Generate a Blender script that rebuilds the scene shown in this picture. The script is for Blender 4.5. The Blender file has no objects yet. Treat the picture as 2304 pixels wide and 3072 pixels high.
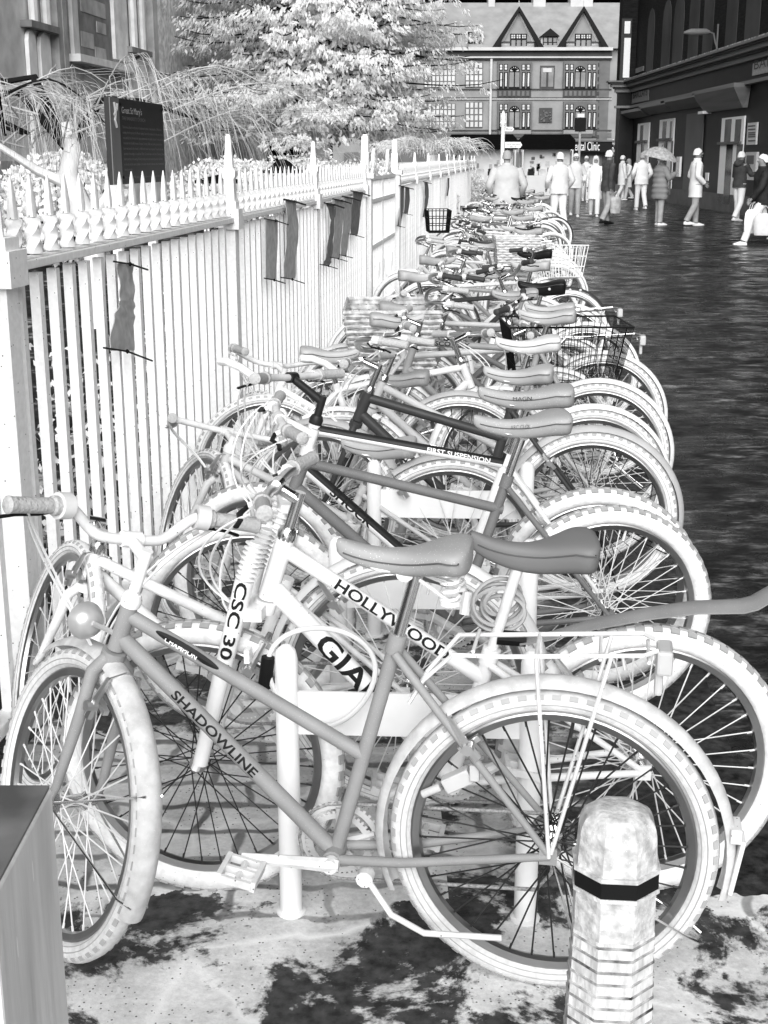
import bpy, bmesh, math, random
from mathutils import Vector, Matrix, Quaternion
R = math.radians
scene = bpy.context.scene
COL = scene.collection
random.seed(7)

# ------------------------------------------------------------------ camera, sky, sun, exposure
CAMH, FPX = 1.66, 3900.0
PITCH = math.atan(1061 / FPX)
cam_d = bpy.data.cameras.new('camera')
cam_d.sensor_fit = 'VERTICAL'; cam_d.sensor_height = 24.0
cam_d.lens = FPX / 3072 * 24.0
cam_d.clip_start = 0.05; cam_d.clip_end = 2000
cam = bpy.data.objects.new('camera', cam_d); COL.objects.link(cam)
cam.location = (0, 0, CAMH); cam.rotation_euler = (math.pi / 2 - PITCH, 0, 0)
scene.camera = cam

SUN_EL, SUN_AZ = R(31), R(183)          # low light from behind the camera
world = bpy.data.worlds.new('World'); scene.world = world
world.use_nodes = True
wn, wl = world.node_tree.nodes, world.node_tree.links
wn.clear()
w_out = wn.new('ShaderNodeOutputWorld'); w_bg = wn.new('ShaderNodeBackground')
sky = wn.new('ShaderNodeTexSky'); sky.sky_type = 'NISHITA'; sky.sun_disc = False
sky.sun_elevation = SUN_EL; sky.sun_rotation = SUN_AZ
bw = wn.new('ShaderNodeRGBToBW')
tc = wn.new('ShaderNodeTexCoord'); sep = wn.new('ShaderNodeSeparateXYZ')
ramp = wn.new('ShaderNodeValToRGB')
els = ramp.color_ramp.elements
els[0].position = 0.0; els[0].color = (0.0008,) * 3 + (1,)
els[1].position = 0.17; els[1].color = (0.0008,) * 3 + (1,)
for p, v in ((0.26, 1.0), (0.48, 1.0), (0.65, 0.12), (1.0, 0.03)):  # made-up bright band over a black horizon, shaped to light the scene
    e = els.new(p); e.color = (v, v, v, 1)
mulw = wn.new('ShaderNodeMath'); mulw.operation = 'MULTIPLY'
wl.new(sky.outputs[0], bw.inputs[0])
wl.new(tc.outputs['Generated'], sep.inputs[0]); wl.new(sep.outputs['Z'], ramp.inputs[0])
wl.new(bw.outputs[0], mulw.inputs[0]); wl.new(ramp.outputs[0], mulw.inputs[1])
wl.new(mulw.outputs[0], w_bg.inputs['Color']); w_bg.inputs['Strength'].default_value = 0.15
wl.new(w_bg.outputs[0], w_out.inputs[0])

sun_d = bpy.data.lights.new('sun', 'SUN'); sun_d.energy = 2.6; sun_d.angle = R(60)
sun = bpy.data.objects.new('sun', sun_d); COL.objects.link(sun)
_sd = Vector((math.sin(SUN_AZ) * math.cos(SUN_EL), math.cos(SUN_AZ) * math.cos(SUN_EL), math.sin(SUN_EL)))
sun.rotation_euler = _sd.to_track_quat('Z', 'Y').to_euler()
vs = scene.view_settings
vs.view_transform = 'Standard'; vs.look = 'None'; vs.exposure = 0.8; vs.gamma = 1.0
vs.use_curve_mapping = False
scene.cycles.max_bounces = 6; scene.cycles.diffuse_bounces = 3; scene.cycles.glossy_bounces = 3

# ------------------------------------------------------------------ survey helpers (photo measurements to metres)
_c, _s = math.cos(PITCH), math.sin(PITCH)
def ray(px, py):
    x, y = (px - 1152) / FPX, (py - 1536) / FPX
    return Vector((x, _c - _s * y, -(_s + _c * y)))
O = Vector((0, 0, CAMH))
def atz(px, py, z):
    r = ray(px, py); return O + r * ((z - CAMH) / r.z)
def aty(px, py, Y):
    r = ray(px, py); return O + r * (Y / r.y)
def atx(px, py, X):
    r = ray(px, py); return O + r * (X / r.x)
def fx(Y): return -1.052 + 0.0993 * (Y - 3.92)      # the railing line
FDIR = Vector((0.0993, 1, 0)).normalized(); FANG = math.atan2(FDIR.y, FDIR.x)

# ------------------------------------------------------------------ materials
MATS = {}
def M(name, v, rough=0.6, metal=0.0, spec=0.2, var=0.10, scale=14, bump=0.0, spots=0.0, spot_v=0.9, spot_scale=260, stretch=None):
    if name in MATS: return MATS[name]
    m = bpy.data.materials.new(name); m.use_nodes = True
    n, l = m.node_tree.nodes, m.node_tree.links
    b = n['Principled BSDF']
    b.inputs['Roughness'].default_value = rough; b.inputs['Metallic'].default_value = metal
    b.inputs['Specular IOR Level'].default_value = spec
    co = n.new('ShaderNodeTexCoord'); src = co.outputs['Object']
    if stretch:
        mp = n.new('ShaderNodeMapping'); mp.inputs['Scale'].default_value = stretch
        l.new(src, mp.inputs[0]); src = mp.outputs[0]
    nz = n.new('ShaderNodeTexNoise'); nz.inputs['Scale'].default_value = scale; nz.inputs['Detail'].default_value = 5
    l.new(src, nz.inputs['Vector'])
    cr = n.new('ShaderNodeValToRGB')
    lo, hi = max(0, v * (1 - var)), min(0.95, v * (1 + var))
    cr.color_ramp.elements[0].position = 0.3; cr.color_ramp.elements[0].color = (lo, lo, lo, 1)
    cr.color_ramp.elements[1].position = 0.7; cr.color_ramp.elements[1].color = (hi, hi, hi, 1)
    l.new(nz.outputs['Fac'], cr.inputs[0]); colr = cr.outputs[0]
    if spots > 0:
        vo = n.new('ShaderNodeTexVoronoi'); vo.inputs['Scale'].default_value = spot_scale
        l.new(src, vo.inputs['Vector'])
        ct = n.new('ShaderNodeMath'); ct.operation = 'LESS_THAN'; ct.inputs[1].default_value = spots
        l.new(vo.outputs['Distance'], ct.inputs[0])
        mx = n.new('ShaderNodeMixRGB'); mx.inputs[2].default_value = (spot_v,) * 3 + (1,)
        l.new(ct.outputs[0], mx.inputs[0]); l.new(colr, mx.inputs[1]); colr = mx.outputs[0]
    l.new(colr, b.inputs['Base Color'])
    if bump > 0:
        bp = n.new('ShaderNodeBump'); bp.inputs['Strength'].default_value = bump; bp.inputs['Distance'].default_value = 0.01
        l.new(nz.outputs['Fac'], bp.inputs['Height']); l.new(bp.outputs[0], b.inputs['Normal'])
    MATS[name] = m; return m

WHITE = M('white_enamel', 0.86, 0.5, var=0.05, scale=20, spots=0.07, spot_v=0.12, spot_scale=48)  # dark spots: inverted glints of droplets painted into the enamel colour
OFFW = M('off_white_paint', 0.74, 0.5, var=0.14, scale=25, spots=0.08, spot_v=0.10, spot_scale=52)  # droplet glints again, inverted to dark spots in the paint colour
LIGHT = M('light_grey_paint', 0.55, 0.5)
MID = M('mid_grey_paint', 0.29, 0.45, spots=0.10, spot_v=0.6)
GREY = M('grey_paint', 0.16, 0.45, spots=0.10, spot_v=0.5)
DARK = M('dark_grey_paint', 0.045, 0.4)
BLACK = M('black_coating', 0.010, 0.5, spec=0.1)
CHROME = M('chrome', 0.75, 0.16, 1.0, var=0.03)
ALLOY = M('brushed_alloy', 0.72, 0.32, 1.0, var=0.06)
RIM = M('rim_alloy', 0.34, 0.32, 1.0)
TYRE = M('pale_tyre', 0.80, 0.8, spec=0.08, var=0.14, scale=50, bump=0.1, spots=0.06, spot_v=0.08, spot_scale=60)  # its dark spots paint the inverted glint of droplets on rubber
TYREG = M('worn_pale_tyre', 0.66, 0.8, spec=0.08, var=0.12, scale=70, bump=0.1)
TYREP = M('tyre_side_pattern', 0.42, 0.8, spec=0.08)
KNOB = M('tyre_tread_grey', 0.34, 0.8, spec=0.08)
SADG = M('grey_saddle_vinyl', 0.37, 0.5, spec=0.15, var=0.08, scale=8, spots=0.13, spot_v=0.72, spot_scale=170)
SADL = M('pale_saddle_vinyl', 0.46, 0.5, spec=0.15, var=0.12, scale=7)
SADB = M('black_saddle_leather', 0.012, 0.5, spec=0.15)
RUBG = M('grip_rubber', 0.46, 0.7, spec=0.1, bump=0.5, scale=140)
RUBD = M('dark_grip_rubber', 0.05, 0.6)
SPOKE_D = M('spoke_inverted_reflection', 0.03, 0.4)  # dark tone paints in the inverted reflections of chrome spokes
SPOKE_L = M('pale_spoke_steel', 0.70, 0.5)
CHAIN = M('chain_steel', 0.30, 0.5, var=0.5, scale=200)
RUSTG = M('peeled_guard_paint', 0.78, 0.6, var=0.1)
PLASTIC = M('pale_plastic', 0.68, 0.45)
LAMPG = M('lamp_glass', 0.50, 0.3, 0.4)
REFL = M('reflector_plastic', 0.5, 0.3)
INK = M('black_lettering', 0.012, 0.6)
INKG = M('grey_lettering', 0.10, 0.6)
INKW = M('white_lettering', 0.8, 0.6)
WICK = M('wicker_cane', 0.48, 0.7, var=0.45, scale=30)
IRON = M('white_railing_paint', 0.88, 0.6, spec=0.1, var=0.07, scale=50, bump=0.15, spots=0.07, spot_v=0.05, spot_scale=34)
STAND = M('white_stand_paint', 0.84, 0.5, var=0.05, scale=9)

# ------------------------------------------------------------------ mesh building
class MB:
    def __init__(s): s.v = []; s.f = []; s.mi = []; s.cur = 0
    def add(s, verts, faces):
        o = len(s.v); s.v.extend([tuple(p) for p in verts])
        for f in faces: s.f.append([i + o for i in f]); s.mi.append(s.cur)
    def tube(s, pts, rad, n=8, caps=True, closed=False, flat=1.0):
        pts = [Vector(p) for p in pts]; k = len(pts)
        rs = rad if isinstance(rad, (list, tuple)) else [rad] * k
        tang = []
        for i in range(k):
            a = pts[(i - 1) % k] if (closed or i > 0) else pts[i]
            b = pts[(i + 1) % k] if (closed or i < k - 1) else pts[i]
            t = b - a; tang.append(t.normalized() if t.length > 1e-9 else Vector((0, 0, 1)))
        t0 = tang[0]; up = Vector((0, 0, 1)) if abs(t0.z) < 0.9 else Vector((0, 1, 0))
        nrm = t0.cross(up).normalized(); vs_ = []; prev = t0
        for i in range(k):
            if i > 0:
                nrm = prev.rotation_difference(tang[i]) @ nrm; prev = tang[i]
            bi = tang[i].cross(nrm).normalized()
            for j in range(n):
                a = 2 * math.pi * j / n
                vs_.append(pts[i] + (nrm * math.cos(a) + bi * math.sin(a) * flat) * rs[i])
        fs = []
        for i in range(k if closed else k - 1):
            i2 = (i + 1) % k
            for j in range(n):
                j2 = (j + 1) % n
                fs.append((i * n + j, i * n + j2, i2 * n + j2, i2 * n + j))
        if caps and not closed:
            fs.append(tuple(reversed(range(n)))); fs.append(tuple((k - 1) * n + j for j in range(n)))
        s.add(vs_, fs)
    def box(s, c, size, rot=None):
        c = Vector(c); h = Vector(size) / 2; vs_ = []
        for x in (-1, 1):
            for y in (-1, 1):
                for z in (-1, 1):
                    p = Vector((x * h.x, y * h.y, z * h.z))
                    vs_.append(c + (rot @ p if rot else p))
        s.add(vs_, [(0, 1, 3, 2), (4, 6, 7, 5), (0, 4, 5, 1), (2, 3, 7, 6), (0, 2, 6, 4), (1, 5, 7, 3)])
    def box2(s, a, b):
        s.box([(x + y) / 2 for x, y in zip(a, b)], [abs(y - x) for x, y in zip(a, b)])
    def ring(s, c, axis_y, R0, prof, n=48, a0=0, a1=None):
        """sweep profile [(dr, dv)] round an axle along y through c (u-z plane)"""
        full = a1 is None; k = n if full else n + 1; m = len(prof); vs_ = []
        for i in range(k):
            a = (a0 + 2 * math.pi * i / n) if full else a0 + (a1 - a0) * i / n
            for dr, dv in prof:
                vs_.append((c[0] + math.cos(a) * (R0 + dr), c[1] + dv, c[2] + math.sin(a) * (R0 + dr)))
        fs = []
        for i in range(n):
            i2 = (i + 1) % k
            for j in range(m):
                j2 = (j + 1) % m
                fs.append((i * m + j, i * m + j2, i2 * m + j2, i2 * m + j))
        if not full:
            fs.append(tuple(reversed(range(m)))); fs.append(tuple((k - 1) * m + j for j in range(m)))
        s.add(vs_, fs)
    def lathe(s, prof, c=(0, 0, 0), n=16, rot=None):
        vs_ = []; fs = []; m = len(prof); c = Vector(c)
        for r, z in prof:
            for j in range(n):
                a = 2 * math.pi * j / n; p = Vector((r * math.cos(a), r * math.sin(a), z))
                vs_.append(c + (rot @ p if rot else p))
        for i in range(m - 1):
            for j in range(n):
                j2 = (j + 1) % n; fs.append((i * n + j, i * n + j2, (i + 1) * n + j2, (i + 1) * n + j))
        fs.append(tuple(reversed(range(n)))); fs.append(tuple((m - 1) * n + j for j in range(n)))
        s.add(vs_, fs)
    def loft(s, rings, caps=True):
        n = len(rings[0]); vs_ = [p for r in rings for p in r]; fs = []
        for i in range(len(rings) - 1):
            for j in range(n):
                j2 = (j + 1) % n; fs.append((i * n + j, i * n + j2, (i + 1) * n + j2, (i + 1) * n + j))
        if caps:
            fs.append(tuple(reversed(range(n)))); fs.append(tuple((len(rings) - 1) * n + j for j in range(n)))
        s.add(vs_, fs)
    def prism(s, poly, a, b):
        """poly: points of one face, extruded by vector b-a"""
        d = Vector(b) - Vector(a); n = len(poly)
        vs_ = [Vector(p) for p in poly] + [Vector(p) + d for p in poly]
        fs = [tuple(range(n)), tuple(reversed(range(n, 2 * n)))]
        for j in range(n): fs.append((j, j + n, (j + 1) % n + n, (j + 1) % n))
        s.add(vs_, fs)
    def xf(s, f, start=0):
        for i in range(start, len(s.v)): s.v[i] = tuple(f(Vector(s.v[i])))
    def build(s, name, mats, parent=None, smooth=True, ang=40, bevel=0):
        me = bpy.data.meshes.new(name); me.from_pydata(s.v, [], s.f)
        ms = mats if isinstance(mats, (list, tuple)) else [mats]
        for m in ms: me.materials.append(m)
        if len(ms) > 1: me.polygons.foreach_set('material_index', s.mi)
        bm = bmesh.new(); bm.from_mesh(me); bmesh.ops.recalc_face_normals(bm, faces=bm.faces)
        bm.to_mesh(me); bm.free()
        if smooth:
            me.polygons.foreach_set('use_smooth', [True] * len(me.polygons))
            me.set_sharp_from_angle(angle=R(ang))
        o = bpy.data.objects.new(name, me); COL.objects.link(o)
        if bevel:
            bv = o.modifiers.new('bevel', 'BEVEL'); bv.width = bevel; bv.segments = 2; bv.limit_method = 'ANGLE'
        if parent: o.parent = parent
        return o

def thing(name, label, cat, loc=(0, 0, 0), rz=0.0, group=None, rot=None):
    o = bpy.data.objects.new(name, None); COL.objects.link(o)
    o.empty_display_size = 0.1
    o.location = loc; o.rotation_euler = rot if rot else (0, 0, rz)
    o['label'] = label; o['category'] = cat
    if group: o['group'] = group
    return o
def tag(o, label, cat, group=None):
    o['label'] = label; o['category'] = cat
    if group: o['group'] = group
    return o
def dup(root, loc, rz, label, group=None):
    r = root.copy(); COL.objects.link(r); r.location = loc; r.rotation_euler = (0, 0, rz)
    r['label'] = label
    if group: r['group'] = group
    for ch in list(root.children):
        c = ch.copy(); COL.objects.link(c); c.parent = r
        for g in ch.children:
            d = g.copy(); COL.objects.link(d); d.parent = c
    return r

_fontcache = {}
def text_geo(txt, size, width=None, bold=0.0):
    """flat glyph faces: (verts 2d, faces), origin at the left of the baseline"""
    cu = bpy.data.curves.new('lettering', 'FONT'); cu.body = txt; cu.size = size
    cu.resolution_u = 3; cu.offset = size * bold; cu.fill_mode = 'BOTH'
    ob = bpy.data.objects.new('lettering', cu); COL.objects.link(ob)
    dg = bpy.context.evaluated_depsgraph_get(); ev = ob.evaluated_get(dg)
    me = ev.to_mesh()
    vs_ = [(v.co.x, v.co.y) for v in me.vertices]; fs = [tuple(p.vertices) for p in me.polygons]
    ev.to_mesh_clear(); bpy.data.objects.remove(ob); bpy.data.curves.remove(cu)
    if width and vs_:
        x0 = min(v[0] for v in vs_); x1 = max(v[0] for v in vs_); k = width / max(1e-6, x1 - x0)
        vs_ = [((v[0] - x0) * k, v[1]) for v in vs_]
    return vs_, fs
def flat_text(txt, size, org, ax, up, mat, parent=None, width=None, name='lettering', off=0.003):
    vs_, fs = text_geo(txt, size, width); ax = Vector(ax).normalized(); up = Vector(up).normalized()
    nn = ax.cross(up); org = Vector(org) + nn * off
    mb = MB(); mb.add([org + ax * a + up * b for a, b in vs_], fs)
    return mb.build(name, mat, parent, smooth=False)
def tube_text(txt, size, p0, p1, rad, mat, parent, width=None, shift=0.0, name='lettering', nrm=(0, 1, 0), rise=0.0):
    vs_, fs = text_geo(txt, size, width, 0.022); p0, p1 = Vector(p0), Vector(p1)
    a = (p1 - p0).normalized(); nn = Vector(nrm); nn = (nn - a * nn.dot(a)).normalized(); b = nn.cross(a)
    r2 = rad + 0.0012; out = []
    bm = bmesh.new(); bv = [bm.verts.new((x, y, 0)) for x, y in vs_]
    for f in fs:
        try: bm.faces.new([bv[i] for i in f])
        except ValueError: pass
    for q in range(-3, 12):
        bmesh.ops.bisect_plane(bm, geom=bm.verts[:] + bm.edges[:] + bm.faces[:], plane_co=(0, size * q / 11, 0), plane_no=(0, 1, 0))
    bm.verts.index_update(); vs_ = [(v.co.x, v.co.y) for v in bm.verts]; fs = [tuple(v.index for v in f.verts) for f in bm.faces]; bm.free()
    for x, y in vs_:
        th = (y - size * 0.35) / rad + rise
        out.append(p0 + a * (x + shift) + nn * (r2 * math.cos(th)) + b * (r2 * math.sin(th)))
    mb = MB(); mb.add(out, fs); return mb.build(name, mat, parent, smooth=False)
def skinned(name, verts, edges, radii, mat, parent, sub=1):
    me = bpy.data.meshes.new(name); me.from_pydata([tuple(v) for v in verts], edges, [])
    ob = bpy.data.objects.new(name, me); COL.objects.link(ob)
    sk = ob.modifiers.new('skin', 'SKIN'); sk.use_smooth_shade = True
    for i, r in enumerate(radii):
        d = me.skin_vertices[0].data[i]; d.radius = r if isinstance(r, (tuple, list)) else (r, r)
        d.use_root = (i == 0)
    if sub:
        ss = ob.modifiers.new('sub', 'SUBSURF'); ss.levels = sub; ss.render_levels = sub
    dg = bpy.context.evaluated_depsgraph_get(); ev = ob.evaluated_get(dg)
    m2 = bpy.data.meshes.new_from_object(ev); bpy.data.objects.remove(ob); bpy.data.meshes.remove(me)
    m2.name = name; m2.materials.clear(); m2.materials.append(mat)
    m2.polygons.foreach_set('use_smooth', [True] * len(m2.polygons))
    o = bpy.data.objects.new(name, m2); COL.objects.link(o)
    if parent: o.parent = parent
    return o

# ------------------------------------------------------------------ ground
def ground_mat(name, kind):
    m = bpy.data.materials.new(name); m.use_nodes = True
    n, l = m.node_tree.nodes, m.node_tree.links; b = n['Principled BSDF']
    co = n.new('ShaderNodeTexCoord'); P = co.outputs['Object']
    def noise(sc, det=6, rough=0.6, st=None, dist=0.0):
        src = P
        if st:
            mp = n.new('ShaderNodeMapping'); mp.inputs['Scale'].default_value = st; l.new(P, mp.inputs[0]); src = mp.outputs[0]
        t = n.new('ShaderNodeTexNoise'); t.inputs['Scale'].default_value = sc; t.inputs['Detail'].default_value = det
        t.inputs['Roughness'].default_value = rough; t.inputs['Distortion'].default_value = dist
        l.new(src, t.inputs['Vector']); return t.outputs['Fac']
    def rmp(src, stops):
        r = n.new('ShaderNodeValToRGB'); e = r.color_ramp.elements
        e[0].position, e[1].position = stops[0][0], stops[-1][0]
        e[0].color = (stops[0][1],) * 3 + (1,); e[1].color = (stops[-1][1],) * 3 + (1,)
        for p, v in stops[1:-1]:
            q = e.new(p); q.color = (v, v, v, 1)
        l.new(src, r.inputs[0]); return r.outputs[0]
    def mix(f, a, c, mode='MIX'):
        x = n.new('ShaderNodeMixRGB'); x.blend_type = mode
        for i, q in enumerate((f, a, c)):
            if isinstance(q, (int, float)): x.inputs[i].default_value = q if i == 0 else (q, q, q, 1)
            else: l.new(q, x.inputs[i])
        return x.outputs[0]
    def math_(op, a, c):
        x = n.new('ShaderNodeMath'); x.operation = op
        for i, q in enumerate((a, c)):
            if isinstance(q, (int, float)): x.inputs[i].default_value = q
            else: l.new(q, x.inputs[i])
        return x.outputs[0]
    sp = n.new('ShaderNodeSeparateXYZ'); l.new(P, sp.inputs[0])
    if kind == 'pavement':
        base = rmp(noise(3.5, 9, 0.72), [(0.32, 0.50), (0.5, 0.78), (0.66, 0.94)])
        fine = rmp(noise(90, 4), [(0.3, 0.78), (0.7, 1.0)])
        base = mix(1.0, base, fine, 'MULTIPLY')
        br = n.new('ShaderNodeTexBrick'); br.inputs['Scale'].default_value = 1.0
        br.inputs['Brick Width'].default_value = 0.24; br.inputs['Row Height'].default_value = 0.13
        br.inputs['Mortar Size'].default_value = 0.017; br.inputs['Mortar Smooth'].default_value = 0.6
        wv = n.new('ShaderNodeMixRGB'); wv.blend_type = 'LINEAR_LIGHT'; wv.inputs[0].default_value = 0.05
        nzc = n.new('ShaderNodeTexNoise'); nzc.inputs['Scale'].default_value = 6; l.new(P, nzc.inputs['Vector'])
        l.new(P, wv.inputs[1]); l.new(nzc.outputs['Color'], wv.inputs[2]); l.new(wv.outputs[0], br.inputs['Vector'])
        setts = rmp(sp.outputs['Y'], [(0.0, 0), (1.0, 1)])
        zone = math_('MULTIPLY', math_('GREATER_THAN', math_('ADD', sp.outputs['Y'], math_('MULTIPLY', noise(2.5), 0.5)), 2.85), math_('MULTIPLY', math_('LESS_THAN', sp.outputs['Y'], 3.9), math_('MULTIPLY', noise(3.2), 1.3)))
        wet = rmp(math_('ADD', noise(3.1, 12, 0.68, dist=0.4), math_('MULTIPLY', noise(40, 6), 0.16)),
                  [(0.565, 0.0), (0.615, 0.97)])
        pz = math_('MULTIPLY', math_('GREATER_THAN', math_('ADD', sp.outputs['Y'], math_('MULTIPLY', noise(4), .3)), 2.83), math_('LESS_THAN', sp.outputs['X'], 0.15))
        wet = math_('MULTIPLY', wet, math_('SUBTRACT', 1.0, math_('MULTIPLY', pz, math_('LESS_THAN', sp.outputs['Y'], 3.5))))
        # inverted shine of standing water, painted dark, thickens towards the carriageway
        en = n.new('ShaderNodeMath'); en.operation = 'SUBTRACT'
        xl = math_('SUBTRACT', sp.outputs['X'], math_('MULTIPLY', sp.outputs['Y'], 0.0993))
        xw = math_('ADD', xl, math_('MULTIPLY', math_('SUBTRACT', noise(3.0, 7), 0.5), 0.9))
        far = math_('MULTIPLY', math_('GREATER_THAN', math_('ADD', sp.outputs['Y'], math_('MULTIPLY', noise(2.0, 5), 0.5)), 2.95), 1.0)
        e2 = math_('MULTIPLY', rmp(math_('ADD', math_('MULTIPLY', xw, 0.5), 0.5), [(0.50, 0.0), (0.60, 1.0)]), far)
        slab = n.new('ShaderNodeTexVoronoi'); slab.feature = 'DISTANCE_TO_EDGE'; slab.inputs['Scale'].default_value = 2.3; l.new(wv.outputs[0], slab.inputs['Vector'])
        base = mix(rmp(slab.outputs['Distance'], [(0.0, 0.75), (0.035, 0.0)]), base, 0.93)
        grit = n.new('ShaderNodeTexVoronoi'); grit.inputs['Scale'].default_value = 70; l.new(P, grit.inputs['Vector'])
        base = mix(math_('MULTIPLY', math_('LESS_THAN', grit.outputs['Distance'], 0.16), math_('GREATER_THAN', noise(5, 4), 0.5)), base, 0.12)
        col = mix(math_('MULTIPLY', br.outputs['Fac'], zone), base, 0.015)
        wetv = rmp(noise(30, 6), [(0.35, 0.006), (0.7, 0.07)])
        col = mix(math_('MAXIMUM', wet, e2), col, wetv)  # dark colour carries the inverted shine of the wet stone
        rough = mix(math_('MAXIMUM', wet, e2), 0.8, 0.45)
        b.inputs['Specular IOR Level'].default_value = 0.12
    elif kind == 'street':
        base = rmp(noise(4.0, 10, 0.78, (1.0, 2.2, 1)), [(0.42, 0.001), (0.5, 0.014), (0.56, 0.08), (0.64, 0.30)])
        br = n.new('ShaderNodeTexBrick'); br.inputs['Scale'].default_value = 1.0
        br.inputs['Brick Width'].default_value = 0.42; br.inputs['Row Height'].default_value = 0.22; br.inputs['Mortar Size'].default_value = 0.02
        l.new(P, br.inputs['Vector'])
        col = mix(math_('MULTIPLY', br.outputs['Fac'], math_('MULTIPLY', noise(2.0), 0.55)), base, 0.005)
        big = rmp(noise(0.9, 6), [(0.38, 0.25), (0.62, 1.5)])
        col = mix(1.0, col, big, 'MULTIPLY')
        rough = rmp(noise(2.5, 6), [(0.38, 0.08), (0.60, 0.55)])
        b.inputs['Specular IOR Level'].default_value = 0.28
    else:
        base = rmp(noise(2.0, 8, 0.7), [(0.40, 0.008), (0.55, 0.03), (0.66, 0.5)])
        col = base; rough = 0.8; b.inputs['Specular IOR Level'].default_value = 0.1
    l.new(col, b.inputs['Base Color'])
    if isinstance(rough, float): b.inputs['Roughness'].default_value = rough
    else: l.new(rough, b.inputs['Roughness'])
    bp = n.new('ShaderNodeBump'); bp.inputs['Distance'].default_value = 0.02
    bp.inputs['Strength'].default_value = 0.4 if kind == 'street' else 0.25
    l.new(noise(7 if kind == 'street' else 18, 8, 0.7, (0.8, 1.8, 1) if kind == 'street' else None), bp.inputs['Height'])
    l.new(bp.outputs[0], b.inputs['Normal'])
    return m
def sheet(name, pts, z, mat):
    mb = MB(); mb.add([(x, y, z) for x, y in pts], [tuple(range(len(pts)))])
    o = mb.build(name, mat, smooth=False); o['kind'] = 'structure'; return o
sheet('street', [(-700, -60), (700, -60), (700, 900), (-700, 900)], 0.0, ground_mat('wet_dark_street', 'street'))
sheet('pavement', [(fx(-2) + 0.05, -2), (2.4, -2), (2.4, 2.95), (0.55 + fx(2.95) + 1.6, 3.4), (fx(46) + 2.1, 46), (fx(46) + 0.05, 46)], 0.004, ground_mat('pale_paving', 'pavement'))
sheet('churchyard_ground', [(-60, -4), (fx(-4) - 0.04, -4), (fx(52) - 0.04, 52), (-60, 52)], 0.005, ground_mat('churchyard_path_and_grass', 'yard'))

# ------------------------------------------------------------------ wall planes measured off the photo
class Plane:
    """vertical plane: origin, direction along s, outward normal"""
    def __init__(s, org, sd, nrm): s.o = Vector(org); s.s = Vector(sd).normalized(); s.n = Vector(nrm).normalized()
    def hit(s, px, py):
        r = ray(px, py); t = (s.o - O).dot(s.n) / r.dot(s.n); p = O + r * t
        return (p - s.o).dot(s.s), p.z
    def pt(s, a, z, d=0.0): return s.o + s.s * a + s.n * d + Vector((0, 0, z - s.o.z))
    def rect(s, x0, y0, x1, y1):
        a, _ = s.hit(x0, (y0 + y1) / 2); b, _ = s.hit(x1, (y0 + y1) / 2); xm = (x0 + x1) / 2
        _, zt = s.hit(xm, y0); _, zb = s.hit(xm, y1); return min(a, b), max(a, b), zb, zt
    def rot(s): return Matrix((s.s, s.n, Vector((0, 0, 1)))).transposed()
    def box(s, mb, a, b, z0, z1, d0, d1):
        mb.box(s.pt((a + b) / 2, (z0 + z1) / 2, (d0 + d1) / 2), (abs(b - a), abs(d1 - d0), abs(z1 - z0)), s.rot())
    def pbox(s, mb, px, d0, d1):
        a, b, z0, z1 = s.rect(*px); s.box(mb, a, b, z0, z1, d0, d1)

def fenceplane(off=0.0): return Plane((fx(0), 0, 0) + Vector((FDIR.y, -FDIR.x, 0)) * off if False else Vector((fx(0), 0, 0)) + Vector((FDIR.y, -FDIR.x, 0)) * off, FDIR, (FDIR.y, -FDIR.x, 0))
FP = fenceplane()

# ------------------------------------------------------------------ railings
def bar_mesh():
    mb = MB(); w = 0.0155
    mb.box((0, 0, 0.70), (2 * w, 2 * w, 1.26))
    rings = []                                           # twisted part over the rail, then the blade
    for i in range(27):
        z = 1.385 + 0.105 * i / 26; tw = math.pi * 1.15 * i / 26; r = 0.0235 + 0.0012 * math.sin(i * 0.9)
        rings.append([Vector((r * math.cos(tw + k * math.pi / 4) * (1.0 if k % 2 == 0 else 0.88), r * math.sin(tw + k * math.pi / 4) * (1.0 if k % 2 == 0 else 0.88), z)) for k in range(8)])
    mb.loft(rings)
    rings = []
    for z, a, b in ((1.492, 0.020, 0.014), (1.515, 0.023, 0.014), (1.535, 0.022, 0.012), (1.585, 0.012, 0.007), (1.613, 0.003, 0.002)):
        rings.append([Vector((a * math.cos(q), b * math.sin(q), z)) for q in (0, 0.8, 1.57, 2.35, 3.14, 3.93, 4.71, 5.5)])
    mb.loft(rings)
    return mb
_bar0 = bar_mesh().build('bar', IRON, None, ang=32)
_barme = _bar0.data; bpy.data.objects.remove(_bar0)
def add_bar(parent, s):
    o = bpy.data.objects.new('bar', _barme); COL.objects.link(o); o.parent = parent; o.location = (s, 0, 0)
    o.rotation_euler = (0, 0, random.uniform(-.06, .06))
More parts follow.
